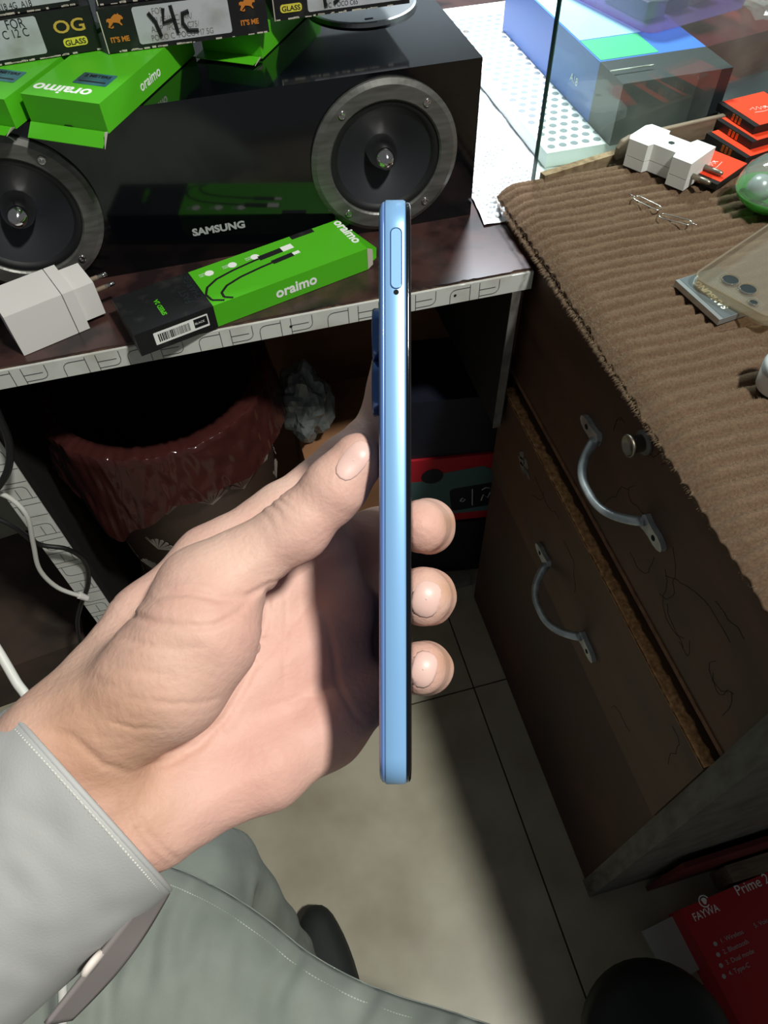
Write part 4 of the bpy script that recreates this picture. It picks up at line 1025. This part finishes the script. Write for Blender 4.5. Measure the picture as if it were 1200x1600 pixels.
def sdf(P_):
    d = sdf0(P_)
    for q, dp, wdt in CR3:
        lo, hi = q.min(0)-0.006, q.max(0)+0.006
        msk = np.all((P_ > lo) & (P_ < hi), axis=1); idx = np.nonzero(msk)[0]
        if not len(idx): continue
        S = P_[idx]; best = np.full(len(idx), 1.0)
        for A_, B_ in zip(q, q[1:]):
            ba = B_-A_; h = np.clip(((S-A_)@ba)/(ba@ba+1e-12), 0, 1); best = np.minimum(best, np.linalg.norm(S-A_-h[:, None]*ba, axis=1))
        # fade the crease out at both ends
        e0 = np.minimum(np.linalg.norm(S-q[0], axis=1), np.linalg.norm(S-q[-1], axis=1)); fade = np.clip(e0/0.006, 0.15, 1)
        d[idx] += dp*fade*np.exp(-(best/wdt)**2*2.0)
    # faint uneven flesh
    d += 0.00022*np.sin(P_[:, 0]*310+2*np.sin(P_[:, 1]*190))*np.sin(P_[:, 1]*270+1.3*np.sin(P_[:, 2]*230))
    return np.maximum(d, -sd_phone(P_))
# ---- surface nets on a sparse band
hs = 0.00078; CO = 6
lo = np.array([-0.150, -0.180, 0.172]); hi = np.array([0.030, 0.062, 0.310])
nc = np.ceil((hi-lo)/(hs*CO)).astype(int); nn = nc*CO+1
gx = [lo[k]+hs*CO*(np.arange(nc[k])+0.5) for k in range(3)]
Gc = np.stack(np.meshgrid(*gx, indexing='ij'), -1).reshape(-1, 3)
dc_ = sdf0(Gc).reshape(nc); near = np.abs(dc_) < hs*CO*1.15
val = np.repeat(np.repeat(np.repeat(np.where(dc_ < 0, -1.0, 1.0), CO, 0), CO, 1), CO, 2)
val = np.pad(val, ((0, 1), (0, 1), (0, 1)), mode='edge').astype(np.float32)
mk = np.repeat(np.repeat(np.repeat(near, CO, 0), CO, 1), CO, 2)
mk = np.pad(mk, ((0, 1), (0, 1), (0, 1)), mode='edge')
for ax in range(3):
    m2 = np.roll(mk, 1, ax); mk = mk | m2
ii = np.argwhere(mk)
val[mk] = sdf(lo+ii*hs).astype(np.float32)
s = val < 0
c = [s[a:s.shape[0]-1+a, b:s.shape[1]-1+b, d:s.shape[2]-1+d] for a in (0, 1) for b in (0, 1) for d in (0, 1)]
cnt = sum(x.astype(np.int8) for x in c); act = (cnt > 0) & (cnt < 8)
idx = -np.ones(act.shape, np.int64); cells = np.argwhere(act); idx[act] = np.arange(len(cells))
acc = np.zeros((len(cells), 3)); num = np.zeros(len(cells))
cor = np.array([(a, b, d) for a in (0, 1) for b in (0, 1) for d in (0, 1)])
vals = np.stack([val[cells[:, 0]+a, cells[:, 1]+b, cells[:, 2]+d] for a, b, d in cor], 1)
for i in range(8):
    for j in range(i+1, 8):
        if np.abs(cor[i]-cor[j]).sum() != 1: continue
        x = (vals[:, i] < 0) != (vals[:, j] < 0)
        t = vals[x, i]/(vals[x, i]-vals[x, j])
        acc[x] += cor[i]+(cor[j]-cor[i])*t[:, None]; num[x] += 1
Vc = lo+(cells+acc/num[:, None])*hs
faces = []
for ax in range(3):
    b1, b2 = [(1, 2), (2, 0), (0, 1)][ax]
    sl = [slice(1, -1)]*3; sl[ax] = slice(0, -1)
    A_ = s[tuple(sl)]
    sl2 = list(sl); sl2[ax] = slice(1, None)
    B_ = s[tuple(sl2)]
    e = np.argwhere(A_ != B_); off_ = np.ones(3, int); off_[ax] = 0; e = e+off_
    sign = s[e[:, 0], e[:, 1], e[:, 2]]
    u = np.zeros(3, int); v = np.zeros(3, int); u[b1] = 1; v[b2] = 1
    q = [idx[tuple((e-u*a-v*b).T)] for a, b in ((0, 0), (1, 0), (1, 1), (0, 1))]
    F4 = np.stack(q, 1); F4[~sign] = F4[~sign][:, ::-1]
    faces.append(F4)
Fq = np.concatenate(faces); Fq = Fq[(Fq >= 0).all(1)]
# light smoothing where the grid shows
Wp = C0+Vc[:, :1]*RTn+Vc[:, 1:2]*UPn+Vc[:, 2:]*FWn
me = bpy.data.meshes.new('hand_and_forearm')
me.from_pydata((Wp-np.array(person.location)).tolist(), [], Fq.tolist()); me.update(); me.validate()
hand = link('hand_and_forearm', me, 'skin', person, True)
# lasting skin tone: pinker palm and pads, tanner wrist and finger backs
ppx, ppy = 600+FPX*Vc[:, 0]/Vc[:, 2], 800-FPX*Vc[:, 1]/Vc[:, 2]
def gs(x, y, r): return np.exp(-((ppx-x)**2+(ppy-y)**2)/(2*r*r))
pink = np.clip(gs(470, 1010, 90)+gs(540, 1080, 60)+gs(400, 1220, 80)*0.8+gs(545, 850, 45)+gs(655, 822, 22)+gs(655, 935, 18)+gs(655, 1045, 18)+gs(300, 1290, 60)*0.6, 0, 1)
tan = np.clip(gs(120, 1130, 70)+gs(190, 1190, 45)+gs(230, 1280, 40)*0.7+gs(700, 920, 14)+gs(698, 1030, 14)+gs(705, 815, 10)+gs(240, 1080, 60)*0.4, 0, 1)
me.color_attributes.new('skin_tone', 'FLOAT_COLOR', 'POINT').data.foreach_set('color', np.stack([pink, tan, pink*0, pink*0+1], 1).astype(np.float32).ravel())
nt = MATS['skin'].node_tree; bs_ = nt.nodes['Principled BSDF']; src_ = bs_.inputs['Base Color'].links[0].from_socket
at_ = nt.nodes.new('ShaderNodeAttribute'); at_.attribute_name = 'skin_tone'; sp_ = nt.nodes.new('ShaderNodeSeparateColor'); nt.links.new(at_.outputs['Color'], sp_.inputs[0])
for ch_, colr, st_ in ((0, (216, 160, 148), 0.40), (1, (190, 146, 116), 0.70)):
    mm = nt.nodes.new('ShaderNodeMath'); mm.operation = 'MULTIPLY'; mm.inputs[1].default_value = st_; nt.links.new(sp_.outputs[ch_], mm.inputs[0])
    mc = nt.nodes.new('ShaderNodeMix'); mc.data_type = 'RGBA'; nt.links.new(mm.outputs[0], mc.inputs[0]); nt.links.new(src_, mc.inputs[6]); mc.inputs[7].default_value = (*lin(colr), 1); src_ = mc.outputs[2]
nt.links.new(src_, bs_.inputs['Base Color'])
sm_ = hand.modifiers.new('smooth', 'SMOOTH'); sm_.factor = 0.5; sm_.iterations = 1
# ---- nails: thin curved plates lying on the skin
def nail(cx, cy, la, lb, rot, name='fingernail', lift=-0.00006):
    n1, n2 = 12, 16; pxs, pys, k = [], [], []
    for i in range(n1+1):
        for j in range(n2):
            a = 2*PI*j/n2; r = i/n1
            ex, ey = la*r*math.copysign(abs(math.cos(a))**0.8, math.cos(a)), lb*r*math.copysign(abs(math.sin(a))**0.8, math.sin(a))
            pxs.append(cx+ex*math.cos(rot)-ey*math.sin(rot)); pys.append(cy+ex*math.sin(rot)+ey*math.cos(rot)); k.append(r)
    H_ = trace(np.array(pxs), np.array(pys), sdf1)
    eps = 0.0006
    g = np.stack([sdf0(H_+np.eye(3)[a]*eps)-sdf0(H_-np.eye(3)[a]*eps) for a in range(3)], 1); g /= np.linalg.norm(g, axis=1)[:, None]+1e-9
    kk = np.array(k)[:, None]
    H_ = H_+g*(lift+0.00040*(1-kk**4))
    Wn = C0+H_[:, :1]*RTn+H_[:, 1:2]*UPn+H_[:, 2:]*FWn-np.array(person.location)
    F_ = [(i*n2+j, i*n2+(j+1) % n2, (i+1)*n2+(j+1) % n2, (i+1)*n2+j) for i in range(n1) for j in range(n2)]
    me = bpy.data.meshes.new(name); me.from_pydata(Wn.tolist(), [], F_); me.update()
    o = link(name, me, 'nail', hand, True); o.modifiers.new('solid', 'SOLIDIFY').thickness = 0.0004
    return o
nail(553, 719, 36, 20, math.radians(-52)); nail(666, 936, 24, 30, math.radians(20)); nail(661, 1046, 22, 30, math.radians(18))

# ---- sleeve
def pw(px, py, d): return atd(px, py, d)-person.location
def sleeve_sec(t):
    """centre, half axes at t (0 cuff .. 1 elbow)"""
    c = Vector((141, 1254))*(1-t)+Vector((-260, 1560))*t
    return c
sm = MB(); NU, NV = 72, 46
cen0 = Vector((139, 1250)); axd = Vector((-0.80, 0.60))
def slv(u, v):
    a = 2*PI*u
    L = v*620
    # cuff line runs from (15,1113) to (266,1392)
    c = cen0 + axd*L*0.78
    side = Vector((0.668, 0.744))
    hw = 188 + 40*v
    dep = 0.212 + 0.012*v
    half = 0.0315 + 0.006*v
    ca, sa = math.cos(a), math.sin(a)
    ca2 = math.copysign(abs(ca)**0.9, ca)
    fold = 0.0
    px = c.x + side.x*hw*ca2; py = c.y + side.y*hw*ca2
    d = dep - half*math.copysign(abs(sa)**0.85, sa)
    wob = 0.0014*mnoise.noise(Vector((ca*2.2, sa*2.2, v*5))) + 0.0010*mnoise.noise(Vector((ca*4, sa*4, v*11)))
    d += wob*min(1, v*6)
    return pw(px, py, d)
sm.grid(slv, NU, NV)
bmesh.ops.remove_doubles(sm.bm, verts=sm.bm.verts, dist=0.0002)
sl_o = sm.build('sleeve', 'shirt', person, smooth=True, thick=0.0016)
# turned cuff edge with stitches
cuffp = [slv(i/96, 0.0) for i in range(97)]
MB().tube(cuffp, 0.0009, 8, cap=False).build('cuff_hem', 'shirt', sl_o, smooth=True)
mb = MB()
for i in range(0, 84):
    u0, u1 = (i+0.1)/84*0.5, (i+0.66)/84*0.5
    a, b = slv(u0, 0.017), slv(u1, 0.017)
    n = -FW*0.0009
    mb.tube([a+n*0.7, (a+b)/2+n*1.2, b+n*0.7], 0.00026, 5)
mb.build('cuff_stitches', 'thread', sl_o)
# placket flap overlapping along the lower side, with a button
def plk(u, v):
    px = 262 - 172*u + (14+24*v)*0.0 + v*22; py = 1392 + 175*u + v*(16-10*u) ; 
    d = 0.203 + 0.010*v + 0.004*u + 0.0012*math.sin(u*9)
    return pw(px, py, d)
def plk2(u, v):
    a = Vector((246, 1376))*(1-u)+Vector((70, 1600))*u; b = Vector((264, 1394))*(1-u)+Vector((112, 1592))*u + Vector((10, 6))*math.sin(PI*u)
    p_ = a*(1-v)+b*v
    return pw(p_.x, p_.y, 0.200+0.014*v+0.004*u+0.0010*math.sin(u*11)*v)
MB().grid(plk2, 26, 8).build('placket', 'shirt_shaded', sl_o, smooth=True, thick=0.0012)
bpos = pw(146, 1506, 0.2015)
Mb_ = frame(bpos, RT*0.55+UP*0.83, FW*0.95+RT*0.25) @ Matrix.Scale(0.8, 4) 
MB().lathe([(0, -0.001), (0.0042, -0.001), (0.005, 0.0), (0.0047, 0.0012), (0.0034, 0.0009), (0, 0.0008)], Mb_, 24).build('cuff_button', 'pearl', sl_o, smooth=True)

# ---- kameez over the lap
HEM = [(170, 1300), (245, 1345), (300, 1368), (358, 1398), (420, 1440), (480, 1488), (550, 1528), (620, 1556), (690, 1577), (765, 1602), (860, 1632)]
def hem(u):
    s = u*(len(HEM)-1); i = min(int(s), len(HEM)-2); f = s-i
    p0, p1, p2, p3 = [Vector(HEM[min(max(k, 0), len(HEM)-1)]) for k in (i-1, i, i+1, i+2)]
    return 0.5*((2*p1)+(p2-p0)*f+(2*p0-5*p1+4*p2-p3)*f*f+(3*p1-p0-3*p2+p3)*f**3)
def kmz(u, v):
    p_ = hem(u); q_ = p_ + Vector((-0.46, 0.89))*520*v
    rip = math.exp(-v*5)*(0.0110*mnoise.noise(Vector((u*16, v*3, 0)))+0.0042*math.sin(u*75+4*mnoise.noise(Vector((u*6, 0, 1))))*math.exp(-v*6)) + 0.016*mnoise.noise(Vector((u*6+v*1.5, v*2.0, 3))) + 0.007*mnoise.noise(Vector((u*15-v*4, v*5, 8)))
    z = 0.462 + 0.080*(1-math.exp(-v*3.5)) - 0.05*u - 0.012*math.exp(-v*30) + rip
    return onz(q_.x, q_.y, z)-person.location
kz = MB().grid(kmz, 200, 80).build('kameez', 'kameez', person, smooth=True, thick=0.0012)
MB().tube([kmz(i/140, 0.0) for i in range(141)], 0.0011, 6).build('hem_fold', 'kameez', kz, smooth=True)
mb = MB()
for i in range(150):
    a, b = kmz((i+0.1)/150, 0.05), kmz((i+0.70)/150, 0.05); n = -FW*0.0012
    mb.tube([a+n*.8, (a+b)/2+n, b+n*.8], 0.0007, 5)
mb.build('hem_stitches', 'thread_grey', kz)
# ---- trouser leg: thigh under the kameez, knee, shin down to the shoe
toe = onz(490, 1417, 0.03)
ank = Vector((toe.x-0.045, toe.y-0.085, 0.050)); knee = onz(285, 1345, 0.395); hipp = Vector((-0.22, -0.16, 0.400))
def legpath(v):
    """quadratic bend at the knee"""
    if v < 0.35: 
        t = v/0.35; return hipp.lerp(knee, t)
    t = (v-0.35)/0.65; return knee.lerp(ank, t)
def leg(u, v):
    a = 2*PI*u
    c = sum((legpath(min(1, max(0, v+d*0.035))) for d in range(-3, 4)), Vector())/7 if v < 0.85 else legpath(v)
    t = (legpath(min(1, v+0.06))-legpath(max(0, v-0.06))).normalized()
    e1 = Vector((1, 0, 0)); e1 = (e1-t*e1.dot(t)).normalized(); e2 = t.cross(e1)
    r = 0.066*(1-v)+0.047*v
    f = 1 + 0.10*mnoise.noise(Vector((math.cos(a)*2.0, math.sin(a)*2.0, v*4))) + 0.035*math.sin(v*44+3*math.cos(a)+2*math.sin(2*a))*v
    return c + (e1*math.cos(a)+e2*math.sin(a))*r*f - person.location
lg = MB().grid(leg, 72, 110); bmesh.ops.remove_doubles(lg.bm, verts=lg.bm.verts, dist=0.0002)
lgo = lg.build('trouser_leg', 'trouser', person, smooth=True, thick=0.0015)
MB().tube([leg(i/64, 1.0) for i in range(65)], 0.0016, 6, cap=False).build('trouser_hem', 'trouser', lgo, smooth=True)
# ---- shoe
def shoe_ol(s, L=0.25, n=40):
    pts = []
    for i in range(n):
        a = 2*PI*i/n; y = math.cos(a)*L/2; t = (y+L/2)/L
        w_ = 0.040+0.008*math.sin(PI*min(1, t*1.1))
        pts.append((math.copysign(abs(math.sin(a))**0.85, math.sin(a))*w_*s, y*(1-(1-s)*0.4)))
    return pts
Ms = T(toe.x-0.010, toe.y-0.122, 0.0)
Mp = T(*(-person.location)) @ Ms @ Rm(math.radians(-6), 'Z')
s1 = MB().prism(shoe_ol(1.0), 0.0, 0.022, Mp).build('shoe', 'shoe', person, bevel=0.004, seg=3)
us = MB(); rings = []
for sc, z in ((0.97, 0.021), (0.98, 0.030), (0.93, 0.040), (0.80, 0.049), (0.55, 0.054), (0.2, 0.056)):
    rings.append([us.bm.verts.new(Mp @ Vector((x, y*(1.0 if sc > .9 else 0.9+0.1*sc)+0.02*(1-sc)-0.0, z))) for x, y in shoe_ol(sc)])
for A_, B_ in zip(rings, rings[1:]):
    for i in range(len(A_)): us.bm.faces.new((A_[i], A_[(i+1) % len(A_)], B_[(i+1) % len(A_)], B_[i]))
us.bm.faces.new(rings[-1]); us.build('shoe_upper', 'shoe_in', s1, smooth=True)
bpy.context.view_layer.update()
